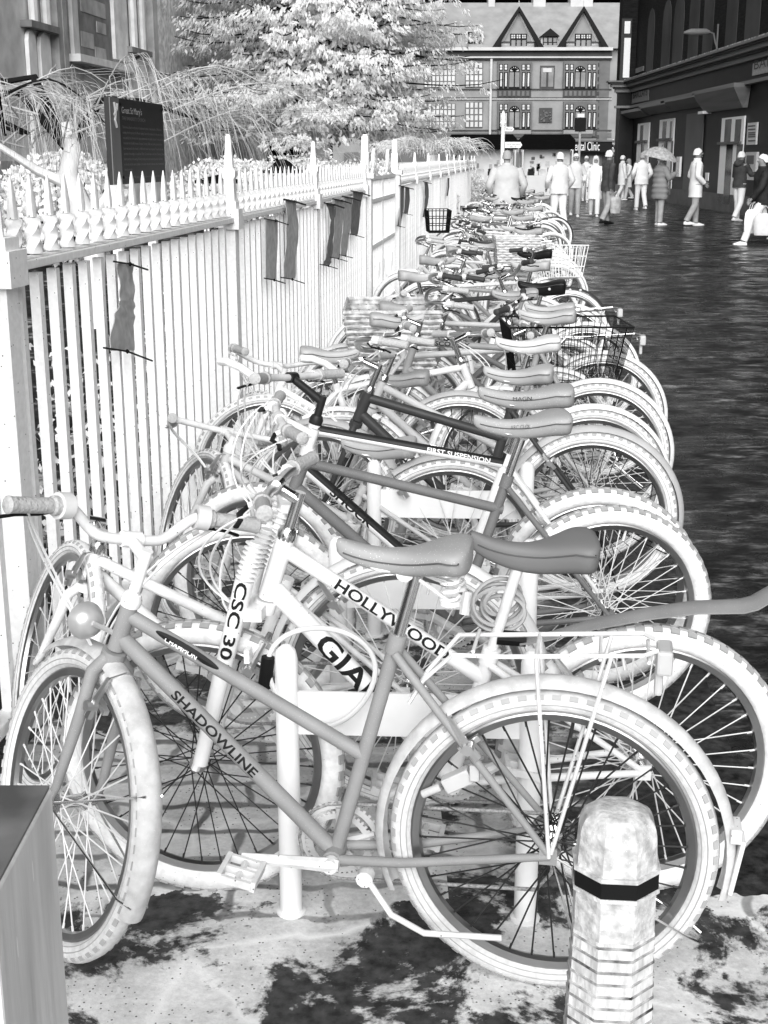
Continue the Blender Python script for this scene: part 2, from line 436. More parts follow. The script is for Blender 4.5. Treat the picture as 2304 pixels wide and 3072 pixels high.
def post_mesh(h=1.95, w=0.05, finial='spear'):
    mb = MB(); mb.box((0, 0, 0.7), (2 * w, 2 * w, 1.4)); mb.box((0, 0, 1.365), (2 * w + 0.05, 2 * w + 0.05, 0.10)); mb.box((0, 0, 1.43), (2 * w + 0.02, 2 * w + 0.02, 0.04))
    if finial == 'spear':
        mb.lathe([(0.040, 1.45), (0.036, 1.56), (0.050, 1.575), (0.050, 1.60), (0.030, 1.615), (0.020, h - 0.05), (0.017, h - 0.012), (0.008, h)], n=4, rot=Matrix.Rotation(math.pi / 4, 3, 'Z'))
    elif finial == 'stump':
        mb.tube([(0, 0, 1.44), (0.005, 0, 1.52), (-0.01, 0.005, 1.58), (0.012, 0, 1.63), (0.008, 0.01, 1.665)], [0.03, 0.026, 0.032, 0.022, 0.012], 9)
        mb.tube([(0, 0, 1.53), (0.028, 0.02, 1.56), (0.02, 0.03, 1.59)], [0.014, 0.012, 0.006], 6)
        mb.tube([(0, 0, 1.60), (0.03, -0.01, 1.63), (0.05, -0.01, 1.65)], [0.014, 0.010, 0.008], 6)
    return mb
def railing(name, label, y0, y1, posts, rails_h=1.355):
    s0 = y0 / FDIR.y; s1 = y1 / FDIR.y; L = s1 - s0
    p0 = FP.pt(s0, 0)
    t = thing(name, label, 'railings', p0, FANG)
    mb = MB(); mb.box((L / 2, 0, rails_h + .006), (L, 0.060, 0.026)); mb.box((L / 2, 0, rails_h + 0.0225), (L, 0.034, 0.007)); mb.build('top_rail', IRON, t, smooth=False, bevel=0.004)
    mb = MB(); mb.box((L / 2, 0, 0.09), (L, 0.05, 0.04)); mb.build('bottom_rail', IRON, t, smooth=False, bevel=0.004)
    return t, s0, s1
tf, s0, s1 = railing('iron_railings', 'white spiked iron railings in front of the church sign, left of the scrolled gate', 2.55, 12.6, [])
PY = [3.66, 6.72, 9.5, 12.55]
for i, y in enumerate(PY):
    mb = post_mesh(1.775 if i else 1.7, 0.027 if i else 0.042, 'stump' if i == 0 else 'spear'); sx = y / FDIR.y - s0
    mb.xf(lambda p: p + Vector((sx, 0, 0))); mb.build('post', IRON, tf, ang=35)
x = 0.06
while x < s1 - s0:
    if all(abs(x - (y / FDIR.y - s0)) > 0.07 for y in PY): add_bar(tf, x)
    x += 0.151
tg, g0, g1 = railing('iron_railings', 'white spiked iron railings running on beyond the scrolled gate', 15.9, 45.5, [])
for i in range(11):
    mb = post_mesh(1.74, 0.032); sx = 0.05 + i * 2.9
    mb.xf(lambda p: p + Vector((sx, 0, 0))); mb.build('post', IRON, tg, ang=35)
x = 0.2; nb = 0; far = MB()
proto_bar = bar_mesh()
while x < g1 - g0:
    if (x - 0.05) % 2.9 > 0.08:
        if nb < 98: add_bar(tg, x)
        else:
            st = len(far.v); far.add(proto_bar.v, proto_bar.f); xx = x; far.xf(lambda p: p + Vector((xx, 0, 0)), st)
        nb += 1
    x += 0.151
fo = far.build('bars', IRON, tg, ang=32); fo['kind'] = 'stuff'
# the double gate with scrolls
gs0 = 12.62 / FDIR.y; gs1 = 15.88 / FDIR.y; gl = gs1 - gs0
gt = thing('iron_gate', 'white iron double gate topped by two round scrolls', 'gate', FP.pt(gs0, 0), FANG)
for sx in (0.10, gl - 0.10):
    mb = MB(); mb.box((sx, 0, 0.76), (0.13, 0.13, 1.52)); mb.box((sx, 0, 1.50), (0.18, 0.18, 0.05)); mb.box((sx, 0, 1.62), (0.075, 0.075, 0.20)); mb.box((sx, 0, 1.79), (0.065, 0.065, 0.14)); mb.box((sx, 0, 1.868), (0.045, 0.045, 0.02)); mb.build('gate_post', IRON, gt, smooth=False, bevel=0.006)
for k in range(2):
    a = 0.18 + k * (gl - 0.36) / 2; b = a + (gl - 0.36) / 2 - 0.02
    mb = MB()
    for z in (0.12, 0.8, 1.25, 1.47): mb.box(((a + b) / 2, 0, z), (b - a, 0.035, 0.035))
    for xx in (a + 0.02, b - 0.02): mb.box((xx, 0, 0.80), (0.035, 0.032, 1.40))
    for i in range(1, 9): mb.box((a + (b - a) * i / 9, 0, 0.79), (0.018, 0.018, 1.34))
    for i in range(1, 9):
        c = a + (b - a) * i / 9
        mb.tube([(c - 0.06, 0, 0.2 + (i % 3) * 0.2), (c, 0.01, 0.4 + (i % 2) * 0.2), (c + 0.05, 0, 0.7)], 0.008, 5)
    gl_o = mb.build('gate_leaf', IRON, gt, smooth=False)
    mb = MB(); cx, cz = (a + b) / 2, 1.625; pts = []
    for i in range(60):
        th = i / 59 * 4.4 * math.pi; r = 0.135 * (1 - i / 59 * 0.82); pts.append((cx + r * 1.15 * math.cos(th), 0, cz + r * math.sin(th)))
    mb.tube(pts, 0.019, 7); mb.tube([(a, 0, 1.47), (cx - 0.24, 0, 1.50), (cx - 0.15, 0, 1.56)], 0.016, 6); mb.tube([(b, 0, 1.47), (cx + 0.28, 0, 1.50), (cx + 0.17, 0, 1.57)], 0.016, 6)
    mb.build('scroll', IRON, gl_o)

# banner remains tied to the rail
CLOTH = M('grey_banner_cloth', 0.46, 0.85, var=0.22, scale=22, bump=0.2)
CLOTHD = M('dark_banner_cloth', 0.20, 0.85, var=0.25, scale=22, bump=0.2)
def ribbon(label, pts, wpx, mat, tie=True, text=None):
    """pts: centre line in the photo, hung 5 cm in front of the bars; wpx list of widths"""
    pl = fenceplane(0.06); c0 = pl.hit(*pts[0]); base = pl.pt(c0[0], c0[1])
    t = thing('banner_strip', label, 'banner', base, 0, 'torn banner strips tied to the railings')
    rows = []; n = 26
    def lerp(seq, f):
        k = f * (len(seq) - 1); i = min(int(k), len(seq) - 2); u = k - i; u = u * u * (3 - 2 * u)
        return seq[i] * (1 - u) + seq[i + 1] * u
    for i in range(n + 1):
        f = i / n; px = lerp([p[0] for p in pts], f); py = lerp([p[1] for p in pts], f); w = lerp(wpx, f)
        row = []
        for j in range(5):
            q = j / 4 - 0.5; a, z = pl.hit(px + q * w, py)
            row.append(pl.pt(a, z, 0.004 * math.sin(q * 5 + f * 4 + px)) - base)
        rows.append(row)
    vs_ = [p for r in rows for p in r]; m = len(vs_)
    vs2 = [p - pl.n * 0.003 for p in vs_]; fs = []
    for i in range(n):
        for j in range(4):
            q = (i * 5 + j, i * 5 + j + 1, (i + 1) * 5 + j + 1, (i + 1) * 5 + j)
            fs.append(q); fs.append(tuple(m + k for k in reversed(q)))
    edge = [j for j in range(5)] + [i * 5 + 4 for i in range(1, n + 1)] + [n * 5 + j for j in (3, 2, 1, 0)] + [i * 5 for i in range(n - 1, 0, -1)]
    for k in range(len(edge)):
        a, b = edge[k], edge[(k + 1) % len(edge)]; fs.append((a, a + m, b + m, b))
    mb = MB(); mb.add(vs_ + vs2, fs); mb.build('cloth', mat, t, ang=60)
    if tie:
        for (x, y), sg in ((pts[0], 1), (pts[-1], 1)):
            w = wpx[0] if y == pts[0][1] else wpx[-1]
            A = pl.pt(*pl.hit(x - w * 0.75, y - w * 0.12), 0.0) - base; B = pl.pt(*pl.hit(x + w * 0.1, y + 2), 0.012) - base
            Cc = pl.pt(*pl.hit(x + w * 0.95, y + w * 0.42), 0.03) - base
            mb = MB(); mb.tube([A, B, Cc], 0.0035 if y > 620 else 0.006, 6); mb.lathe([(0.002, -0.008), (0.009, 0), (0.002, 0.008)], B, 8); mb.build('tie', BLACK, t)
    return t
ribbon('wide grey banner strip with a pale triangle, tied nearest the left post of the railings', [(376, 790), (384, 900), (372, 960), (365, 1052)], [46, 40, 62, 72], CLOTH)
ribbon('mid grey banner strip hanging left of a longer printed one, above the torn one', [(818, 660), (814, 750), (814, 838)], [34, 32, 28], CLOTH)
ribbon('long grey banner strip with a dark top and small print, hooked over the rail', [(874, 602), (878, 690), (868, 836)], [30, 34, 34], CLOTH)
ribbon('narrow dark banner strip, first of the three hung side by side', [(994, 612), (1000, 660), (986, 780), (978, 796)], [28, 10, 18, 24], CLOTHD)
ribbon('grey banner strip in the middle of the three hung side by side', [(1018, 600), (1014, 690), (1008, 774)], [26, 24, 24], CLOTH)
ribbon('grey banner strip with a small dark slot, third of the three side by side', [(1046, 592), (1040, 680), (1030, 766)], [26, 22, 18], CLOTH)
ribbon('short dark banner strip folded over the rail just before the gate', [(1074, 576), (1066, 650), (1062, 704)], [28, 26, 22], CLOTHD)
ribbon('long thin dark banner strip, first one after the gate', [(1206, 558), (1204, 620), (1198, 678)], [12, 12, 10], CLOTHD)
ribbon('short dark banner strip hanging beside the long thin one after the gate', [(1222, 562), (1222, 600), (1218, 640)], [13, 14, 13], CLOTHD)
ribbon('curved thin dark banner strip, third one after the gate', [(1278, 546), (1282, 590), (1272, 650)], [11, 10, 6], CLOTHD)
ribbon('thinnest dark banner strip, farthest along the railings', [(1346, 534), (1346, 560), (1342, 588)], [6, 5, 4], CLOTHD, False)

# ------------------------------------------------------------------ church information board on two posts
SIGN = M('dark_sign_board', 0.028, 0.5, var=0.05); SIGNL = M('grey_sign_strip', 0.16, 0.5, var=0.04)
def sign_board():
    A = ray(316, 288); tl = 5.55; yl = tl
    pl = Plane((fx(0) - 0.23, 0, 0), FDIR, (FDIR.y, -FDIR.x, 0))
    a0, zt = pl.hit(318, 289); _, zb = pl.hit(319, 556); a1, _ = pl.hit(486, 430)
    base = pl.pt((a0 + a1) / 2, 0)
    t = thing('information_board', 'dark church information board with pale lettering and a grey left strip behind the railings', 'sign', base, FANG)
    w = a1 - a0; L0 = -w / 2
    mb = MB(); mb.box((0, 0, (zt + zb) / 2), (w, 0.022, zt - zb)); mb.build('board', SIGN, t, smooth=False, bevel=0.002)
    mb = MB(); mb.box((L0 + w * 0.075, -0.0125, (zt + zb) / 2), (w * 0.15, 0.004, zt - zb - 0.002)); st = mb.build('side_strip', SIGNL, t, smooth=False)
    for sx in (-w * 0.30, w * 0.36):
        mb = MB(); mb.box((sx, 0.032, zt / 2 - 0.03), (0.04, 0.04, zt - 0.06)); mb.build('post', IRON, t, smooth=False, bevel=0.004)
    h = zt - zb; X = (1, 0, 0); Z = (0, 0, 1)
    flat_text("Great St Mary's", h * 0.105, (L0 + w * 0.19, -0.012, zb + h * 0.83), X, Z, M('pale_sign_lettering', 0.55), t, w * 0.36, 'heading')
    g = M('dim_sign_lettering', 0.16)
    flat_text('THE UNIVERSITY CHURCH', h * 0.06, (L0 + w * 0.19, -0.012, zb + h * 0.75), X, Z, g, t, w * 0.42, 'heading')
    lines = ['There was a church on this site in the eleventh century. It was rebuilt in 1290 but the', 'existing church represents the fifteenth century. Some of the remains of the first part of it are',
             'was used by the University for degree ceremonies and public lectures. It was used by all', 'connected with the Reformation. Erasmus, Cranmer, Ridley and Latimer preached here',
             'Bucer was buried in the chancel. In 1608 the first tower was completed. The north aisle was', 'opened in these steps. It is said that Oliver Cromwell was at the foot of Downing Street',
             'return past here in the evening. A Sunday evening service and a university sermon is held here', 'on Sunday and the same tradition. It has been restored at intervals and is remembered', 'here by words.',
             'the tower and the peal of the bells have been heard and the curfew']
    for i, s in enumerate(lines):
        flat_text(s, h * 0.045, (L0 + w * 0.19, -0.012, zb + h * (0.655 - i * 0.062 - (0.03 if i == 9 else 0))), X, Z, g, t, w * (0.14 if i == 8 else 0.74 + 0.02 * (i % 3)), 'text_line')
    mb = MB(); pts = [(L0 + w * 0.06, -0.0165, zb + h * 0.58)]
    mb.tube([(L0 + w * 0.085, -0.016, zb + h * 0.66), (L0 + w * 0.06, -0.016, zb + h * 0.74), (L0 + w * 0.075, -0.016, zb + h * 0.82), (L0 + w * 0.06, -0.016, zb + h * 0.94)], 0.006, 6)
    mb.tube([(L0 + w * 0.05, -0.016, zb + h * 0.80), (L0 + w * 0.10, -0.016, zb + h * 0.86), (L0 + w * 0.11, -0.016, zb + h * 0.93)], 0.005, 6)
    mb.build('emblem', M('pale_sign_lettering', 0.55), st)
    mb = MB()
    for sx in (L0 + w * 0.17, w / 2 - 0.03):
        for z in (zt - 0.025, zb + 0.03): mb.lathe([(0.007, 0), (0.007, 0.005), (0.003, 0.006)], (sx, -0.012, z), 8, Matrix.Rotation(math.pi / 2, 3, 'X'))
    mb.build('screws', BLACK, t)
sign_board()

# ------------------------------------------------------------------ posts in the foreground
CONC = M('grey_weathered_block', 0.86, 0.7, var=0.30, scale=16, bump=0.4, stretch=(1, 1, .12), spots=.05, spot_v=.95, spot_scale=30)
CONCT = M('dark_block_top', 0.16, 0.5, var=0.5, scale=7)
bp = thing('square_bollard', 'thick square grey bollard with a darker flat top at the left edge', 'bollard', (-0.555, 1.335, 0))
mb = MB(); mb.box((0, 0, 0.455), (0.29, 0.25, 0.91)); mb.build('shaft', CONC, bp, smooth=False, bevel=0.004)
mb = MB(); mb.box((0, 0, 0.9125), (0.285, 0.245, 0.004)); mb.build('top', CONCT, bp, smooth=False)
BOLL = M('white_scuffed_bollard', 0.60, 0.65, var=0.32, scale=80, bump=0.4, stretch=(1, 1, 0.35))
bo = thing('octagonal_bollard', 'white eight-sided bollard with a black band and ribbed shaft', 'bollard', (0.326, 1.635, 0), R(-5))
def octring(r, z): return [Vector((r * math.cos(math.pi / 8 + k * math.pi / 4), r * math.sin(math.pi / 8 + k * math.pi / 4), z)) for k in range(8)]
BR, BT = 0.0555, 0.792
mb = MB(); rings = [octring(0.078, 0), octring(BR + 0.004, 0.52)]
for i in range(13):
    z0 = 0.36 + i * 0.0165
mb.loft([octring(0.080, 0.0), octring(0.0605, 0.605)]); mb.loft([octring(0.0615, 0.605), octring(0.0615, 0.61)])
mb.build('shaft', BOLL, bo, smooth=False)
RIB = M('dark_bollard_groove', 0.30, 0.7, var=.9, scale=40)
for i in range(15):
    z = 0.602 - 0.019 * i; r = 0.0605 + (0.605 - z) / 0.605 * 0.0195
    mb = MB(); mb.loft([octring(r + 0.0004, z - 0.0022), octring(r + 0.0016, z - 0.0014), octring(r + 0.0016, z + 0.0014), octring(r + 0.0004, z + 0.0022)]); mb.build('groove', RIB, bo, smooth=False)
mb = MB(); mb.loft([octring(0.0625, 0.680), octring(0.0625, 0.705)]); mb.build('band', BLACK, bo, smooth=False)
mb = MB(); mb.loft([octring(0.0605, 0.61), octring(0.060, 0.675)]); mb.loft([octring(0.0645, 0.674), octring(0.0645, 0.680)]); mb.loft([octring(0.0645, 0.705), octring(0.0645, 0.711)])
mb.loft([octring(0.0595, 0.711), octring(0.0570, 0.752)])
cap = []
for i in range(9):
    a = i / 8 * math.pi / 2; cap.append(octring(0.0570 * (0.10 + 0.90 * max(0, math.cos(a)) ** 0.5), 0.752 + 0.040 * math.sin(a)))
mb.loft(cap); mb.build('head', M('scuffed_bollard_head', 0.54, 0.55, var=0.35, scale=60, bump=0.5, spots=0.10, spot_v=0.85, spot_scale=200), bo, ang=25)

# bicycle stands, square to the railings
def make_stand(y, label):
    ang = FANG - math.pi / 2
    xa, xb = fx(y) + 0.97, fx(y) + 1.50
    t = thing('bicycle_stand', label, 'bike stand', (xa, y, 0), R(-3), 'white two post bicycle stands under the bicycles')
    L = xb - xa
    for xx in (0, L):
        mb = MB(); mb.tube([(xx, 0, 0), (xx, 0, 0.62), (xx, 0, 0.64), (xx, 0, 0.65)], [0.0255, 0.0255, 0.021, 0.010], 14); mb.build('post', STAND, t)
    mb = MB(); mb.box((L / 2, 0, 0.495), (L - 0.045, 0.008, 0.10)); mb.build('plate', STAND, t, smooth=False)
    for xx in (0, L):
        mb = MB(); mb.lathe([(0.034, 0), (0.034, 0.004), (0.026, 0.008)], (xx, 0, 0.004), 14); mb.build('foot_plate', STAND, t)
    return t
ORD = ['nearest', 'second', 'third', 'fourth', 'fifth', 'sixth', 'seventh', 'eighth', 'ninth', 'tenth', 'eleventh', 'twelfth']
st0 = make_stand(2.62, 'nearest white two post bicycle stand with a flat plate, behind the front bicycle')
for i, y in enumerate((3.45, 4.4)):
    dup(st0, (fx(y) + 0.97, y, 0), R(-3), 'white two post bicycle stand with a plate, %s from the front of the row' % ORD[i + 1])

# ------------------------------------------------------------------ bicycles
def arc_pts(c, r, a0, a1, n, v=0.0): return [(c[0] + r * math.cos(a0 + (a1 - a0) * i / n), v, c[2] + r * math.sin(a0 + (a1 - a0) * i / n)) for i in range(n + 1)]
def wheel(bike, c, k, front, xform, hi):
    r, tw = k['r'], k['tw']; R0 = r - tw; n = 72 if hi else 32; m = 12 if hi else 6
    mb = MB(); prof = [(-tw * 0.9, 0.011), (-tw * 0.9 - 0.004, 0.0125), (-tw * 0.9 - 0.017, 0.010), (-tw * 0.9 - 0.021, 0.0), (-tw * 0.9 - 0.017, -0.010), (-tw * 0.9 - 0.004, -0.0125), (-tw * 0.9, -0.011)]
    mb.ring(c, None, R0, prof, n)
    rimr = R0 - tw * 0.9 - 0.018
    if xform: mb.xf(xform)
    w = mb.build('wheel', k['rim'], bike, ang=30)
    mb = MB(); mb.ring(c, None, R0, [(tw * 1.0 * math.cos(2 * math.pi * j / m), tw * 0.95 * math.sin(2 * math.pi * j / m)) for j in range(m)], n)
    if k.get('knob') and hi:
        mb.cur = 1
        nk = k.get('nknob', 52)
        for i in range(nk):
            a = 2 * math.pi * i / nk
            for q, off in ((-0.62, 0.5), (0, 0), (0.62, 0.5)):
                aa = a + off * 2 * math.pi / nk; rr = R0 + tw * math.cos(q) + 0.0005; v = tw * 0.95 * math.sin(q)
                rot = Matrix(((math.cos(aa), 0, -math.sin(aa)), (0, 1, 0), (math.sin(aa), 0, math.cos(aa)))) @ Matrix.Rotation(q, 3, 'Z')
                mb.box((c[0] + rr * math.cos(aa), c[1] + v, c[2] + rr * math.sin(aa)), (0.0055, tw * 0.50, 2 * math.pi * r / nk * 0.52), rot)
    elif hi:
        mb.cur = 1                                   # scalloped side pattern
        for i in range(60):
            a = 2 * math.pi * i / 60
            for sg in (-1, 1):
                q = 0.95 * sg; rr = R0 + tw * math.cos(q) + 0.0002; v = c[1] + tw * 0.95 * math.sin(q)
                rot = Matrix(((math.cos(a), 0, -math.sin(a)), (0, 1, 0), (math.sin(a), 0, math.cos(a)))) @ Matrix.Rotation(q, 3, 'Z')
                mb.box((c[0] + rr * math.cos(a), v, c[2] + rr * math.sin(a)), (0.003, tw * 0.42, 0.017), rot)
        for q in (2.15, -2.15, 1.62, -1.62):
            mb.ring(c, None, R0, [(tw * math.cos(q) + .0012 * math.cos(b), tw * .95 * math.sin(q) + .0012 * math.sin(b)) for b in (0, 1.57, 3.14, 4.71)], n)
    if xform: mb.xf(xform)
    mb.build('tyre', [k['tyre'], KNOB if k.get('knob') else TYREP], w, ang=50)
    mb = MB(); hw = 0.032 if front else 0.030
    mb.tube([(c[0], -hw - 0.022, c[2]), (c[0], hw + 0.022, c[2])], 0.006, 8)
    mb.lathe([(0.021, -hw - .002), (0.021, -hw + .002), (0.0135, -hw + .008), (0.0135, hw - .008), (0.021, hw - .002), (0.021, hw + .002)], c, 14, Matrix.Rotation(math.pi / 2, 3, 'X'))
    for sg in (-1, 1): mb.lathe([(0.011, -.006), (0.011, .006)], (c[0], sg * (hw + 0.021), c[2]), 6, Matrix.Rotation(math.pi / 2, 3, 'X'))
    if not front and hi:
        for j, rr in enumerate((0.046, 0.040, 0.034, 0.028)): mb.lathe([(rr, -.0012), (rr, .0012)], (c[0], -0.038 - j * 0.0045, c[2]), 20, Matrix.Rotation(math.pi / 2, 3, 'X'))
    if xform: mb.xf(xform)
    mb.build('hub', CHROME if hi else ALLOY, w)
    mb = MB(); ns = 36 if hi else 18; rad = k.get('spoke_r', 0.0016) if hi else 0.002
    jit = random.random()
    for i in range(ns):
        a = 2 * math.pi * (i + jit) / ns; sg = 1 if i % 2 else -1; da = (0.62 if (i // 2) % 2 else -0.62)
        p0 = (c[0] + 0.019 * math.cos(a + da * 1.6), sg * hw, c[2] + 0.019 * math.sin(a + da * 1.6))
        p1 = (c[0] + rimr * math.cos(a), 0, c[2] + rimr * math.sin(a))
        mb.tube([p0, p1], rad, 4, caps=False)
        if hi: mb.tube([(c[0] + (rimr - 0.014) * math.cos(a), sg * hw * 0.05, c[2] + (rimr - 0.014) * math.sin(a)), p1], 0.0026, 5)
    a = 1.0 + jit; mb.tube([(c[0] + rimr * math.cos(a), 0, c[2] + rimr * math.sin(a)), (c[0] + (rimr - .035) * math.cos(a), 0, c[2] + (rimr - .035) * math.sin(a))], 0.0035, 6)
    if xform: mb.xf(xform)
    mb.build('spokes', k['spoke'][0 if front else 1], w)
    return w

def mudguard(bike, c, k, front, a0, a1, xform, hi, mat=None, flap=False, dr=0.016):
    gr = k['r'] + dr; gw = k['tw'] + 0.006; prof = []
    m = 7
    for j in range(m + 1):
        q = -1.25 + 2.5 * j / m; prof.append((gw * math.cos(q) - gw * 0.75, gw * math.sin(q)))
    for j in range(m, -1, -1):
        q = -1.25 + 2.5 * j / m; prof.append(((gw - 0.0025) * math.cos(q) - gw * 0.75, (gw - 0.0025) * math.sin(q)))
    mb = MB(); mb.ring(c, None, gr, prof, 40 if hi else 18, a0, a1)
    if xform: mb.xf(xform)
    g = mb.build('mudguard', mat or k['guard'], bike, ang=50)
    mb = MB(); ends = ([a1 - 0.10, a1 - 0.75] if front else [a0 + 0.30, a0 + 1.05])
    for a in ends:
        for sg in (-1, 1):
            mb.tube([(c[0], sg * 0.052, c[2]), (c[0] + (gr - 0.03) * math.cos(a), sg * (gw + 0.004), c[2] + (gr - 0.03) * math.sin(a)), (c[0] + (gr + 0.004) * math.cos(a), sg * gw * 0.6, c[2] + (gr + 0.004) * math.sin(a))], 0.0026, 5)
    if xform: mb.xf(xform)
    mb.build('stays', k.get('staym', CHROME), g)
    if flap:
        a = a0 if not front else a1; e = Vector((c[0] + gr * math.cos(a), 0, c[2] + gr * math.sin(a)))
        mb = MB(); mb.box(e + Vector((-0.018, 0, 0.075)), (0.010, 0.055, 0.12), Matrix.Rotation(R(-9), 3, 'Y')); mb.box(e + Vector((-0.012, 0, 0.145)), (0.022, 0.062, 0.03))
        if xform: mb.xf(xform)
        mb.build('mudflap', k.get('flapm', OFFW), g, smooth=False, bevel=0.003)
    return g

def saddle(bike, top, k, hi):
    L, W, typ = k.get('sadL', 0.27), k.get('sadW', 0.085), k.get('sadT', 'sport'); tilt = R(k.get('sadtilt', 0))
    x0, z0 = top; n = 14; rings = []; m = 16
    for i in range(n + 1):
        f = i / n                                        # 0 nose .. 1 tail
        s = max(0, (f - 0.38) / 0.5); w = (0.022 + 0.010 * f) + (W - 0.032) * (min(1, s) ** 1.4 if s > 0 else 0)
        if f < 0.10: w *= 0.55 + 4.5 * f
        if f > 0.90: w *= 1 - ((f - 0.90) / 0.10) ** 2 * 0.45
        dip = -0.020 * math.sin(min(1, f / 0.8) * math.pi) * k.get('sadD', 1.0) + 0.010 * max(0, f - 0.55)
        depth = (0.020 + 0.030 * min(1, f * 1.25)) * (0.6 if f < 0.06 else 1) * k.get('sadH', 1.0)
        row = []
        for j in range(m):
            q = 2 * math.pi * j / m; cy, cz = math.cos(q), math.sin(q)
            y = w * math.copysign(abs(cy) ** 0.75, cy)
            z = (0.020 * abs(cz) ** 0.8 if cz > 0 else -depth * abs(cz) ** 0.55)
            if cz < 0: y *= 1.0 - 0.10 * abs(cz)
            row.append(Vector((L * (0.52 - f), y, dip + z)))
        rings.append(row)
    mb = MB(); mb.loft(rings)
    rt = Matrix.Rotation(tilt, 3, 'Y')
    seams = [[rw[j] * 1.0 for rw in rings[1:-1]] for j in (0, m // 2)]
    mb.xf(lambda p: Vector((x0, 0, z0 + 0.045)) + rt @ p)
    s = mb.build('saddle', k['sadM'], bike, ang=70)
    if hi:
        sb = s.modifiers.new('sub', 'SUBSURF'); sb.levels = 1; sb.render_levels = 1
    if hi:
        mb = MB(); ln = [Vector((p.x, p.y * 1.005, p.z - .002)) for p in seams[0]] + [Vector((p.x, p.y * 1.005, p.z - .002)) for p in reversed(seams[1])]
        mb.tube([Vector((x0, 0, z0 + 0.045)) + rt @ p for p in ln], 0.0017, 5, closed=True); mb.build('seam', INKG, s)
    mb = MB()
    for sg in (-1, 1):
        mb.tube([(x0 + 0.10, sg * 0.012, z0 + 0.022), (x0 + 0.05, sg * 0.020, z0 + 0.006), (x0 - 0.05, sg * 0.022, z0 + 0.006), (x0 - 0.10, sg * 0.035, z0 + 0.022)], 0.0036, 6)
    mb.lathe([(0.018, -0.024), (0.018, 0.024)], (x0, 0, z0 + 0.004), 10, Matrix.Rotation(math.pi / 2, 3, 'X'))
    if k.get('spring'):
        for sg in (-1, 1):
            pts = [(x0 - 0.092 + 0.017 * math.cos(a * 0.8), sg * 0.045 + 0.017 * math.sin(a * 0.8), z0 - 0.038 + a * 0.0021) for a in range(0, 36)]
            mb.tube(pts, 0.0034, 6)
            mb.lathe([(0.021, -.004), (0.021, .004)], (x0 - 0.092, sg * 0.045, z0 - 0.042), 10)
        mb.tube([(x0 - 0.092, -.045, z0 - .042), (x0 - .03, -.02, z0 - .01), (x0 - .03, .02, z0 - .01), (x0 - .092, .045, z0 - .042)], 0.004, 6)
    mb.build('saddle_rails', CHROME if not k.get('spring') else WHITE, s)
    return s

def wire_basket(parent, c, top, bot, h, mat, nv=9, wr=0.0022, thick=0.005):
    """open wire basket, c = centre of the rim"""
    mb = MB(); (tx, ty), (bx, by) = top, bot
    def ring(z, f): 
        x, y = bx + (tx - bx) * f, by + (ty - by) * f
        return [(c[0] + x / 2, c[1] + y / 2, z), (c[0] - x / 2, c[1] + y / 2, z), (c[0] - x / 2, c[1] - y / 2, z), (c[0] + x / 2, c[1] - y / 2, z)]
    for i, f in enumerate((0, 0.33, 0.66, 1.0)):
        mb.tube(ring(c[2] - h * (1 - f), f), thick if i == 3 else wr, 5, closed=True)
    t, b = ring(c[2], 1), ring(c[2] - h, 0)
    for s in range(4):
        A, B, C_, D = Vector(t[s]), Vector(t[(s + 1) % 4]), Vector(b[s]), Vector(b[(s + 1) % 4])
        for i in range(nv):
            f = i / nv; mb.tube([A.lerp(B, f), C_.lerp(D, f)], wr, 4, caps=False)
    for i in range(1, nv):
        f = i / nv; mb.tube([Vector(b[0]).lerp(Vector(b[1]), f), Vector(b[3]).lerp(Vector(b[2]), f)], wr, 4, caps=False)
    for i in range(1, 5):
        f = i / 5; mb.tube([Vector(b[1]).lerp(Vector(b[2]), f), Vector(b[0]).lerp(Vector(b[3]), f)], wr, 4, caps=False)
    return mb
def wicker_basket(c, top, bot, h, courses=11, per=9):
    mb = MB(); (tx, ty), (bx, by) = top, bot
    for r in range(courses):
        f = (r + 0.5) / courses; x, y = bx + (tx - bx) * f, by + (ty - by) * f; z = c[2] - h * (1 - f)
        P = [Vector((c[0] + x / 2, c[1] + y / 2, z)), Vector((c[0] - x / 2, c[1] + y / 2, z)), Vector((c[0] - x / 2, c[1] - y / 2, z)), Vector((c[0] + x / 2, c[1] - y / 2, z))]
        pts = []
        for s in range(4):
            A, B = P[s], P[(s + 1) % 4]; n = Vector((B - A).cross(Vector((0, 0, 1)))).normalized()
            for i in range(per):
                g = i / per; pts.append(A.lerp(B, g) + n * (0.007 if (i + r) % 2 else -0.006) + Vector((0, 0, random.uniform(-.002, .002))))
        mb.tube(pts, h / courses * 0.46, 5, closed=True)
    P0 = [(1, 1), (-1, 1), (-1, -1), (1, -1)]
    for s in range(4):
        for i in range(per):
            g = i / per; a, b = P0[s], P0[(s + 1) % 4]; ex, ey = a[0] + (b[0] - a[0]) * g, a[1] + (b[1] - a[1]) * g
            mb.tube([(c[0] + bx / 2 * ex, c[1] + by / 2 * ey, c[2] - h), (c[0] + tx / 2 * ex, c[1] + ty / 2 * ey, c[2] + 0.006)], 0.0055, 5)
    mb.tube([(c[0] + tx / 2 * ex, c[1] + ty / 2 * ey, c[2] + 0.004) for ex, ey in P0], 0.013, 7, closed=True)
    mb.box((c[0], c[1], c[2] - h + 0.004), (bx, by, 0.008))
    return mb

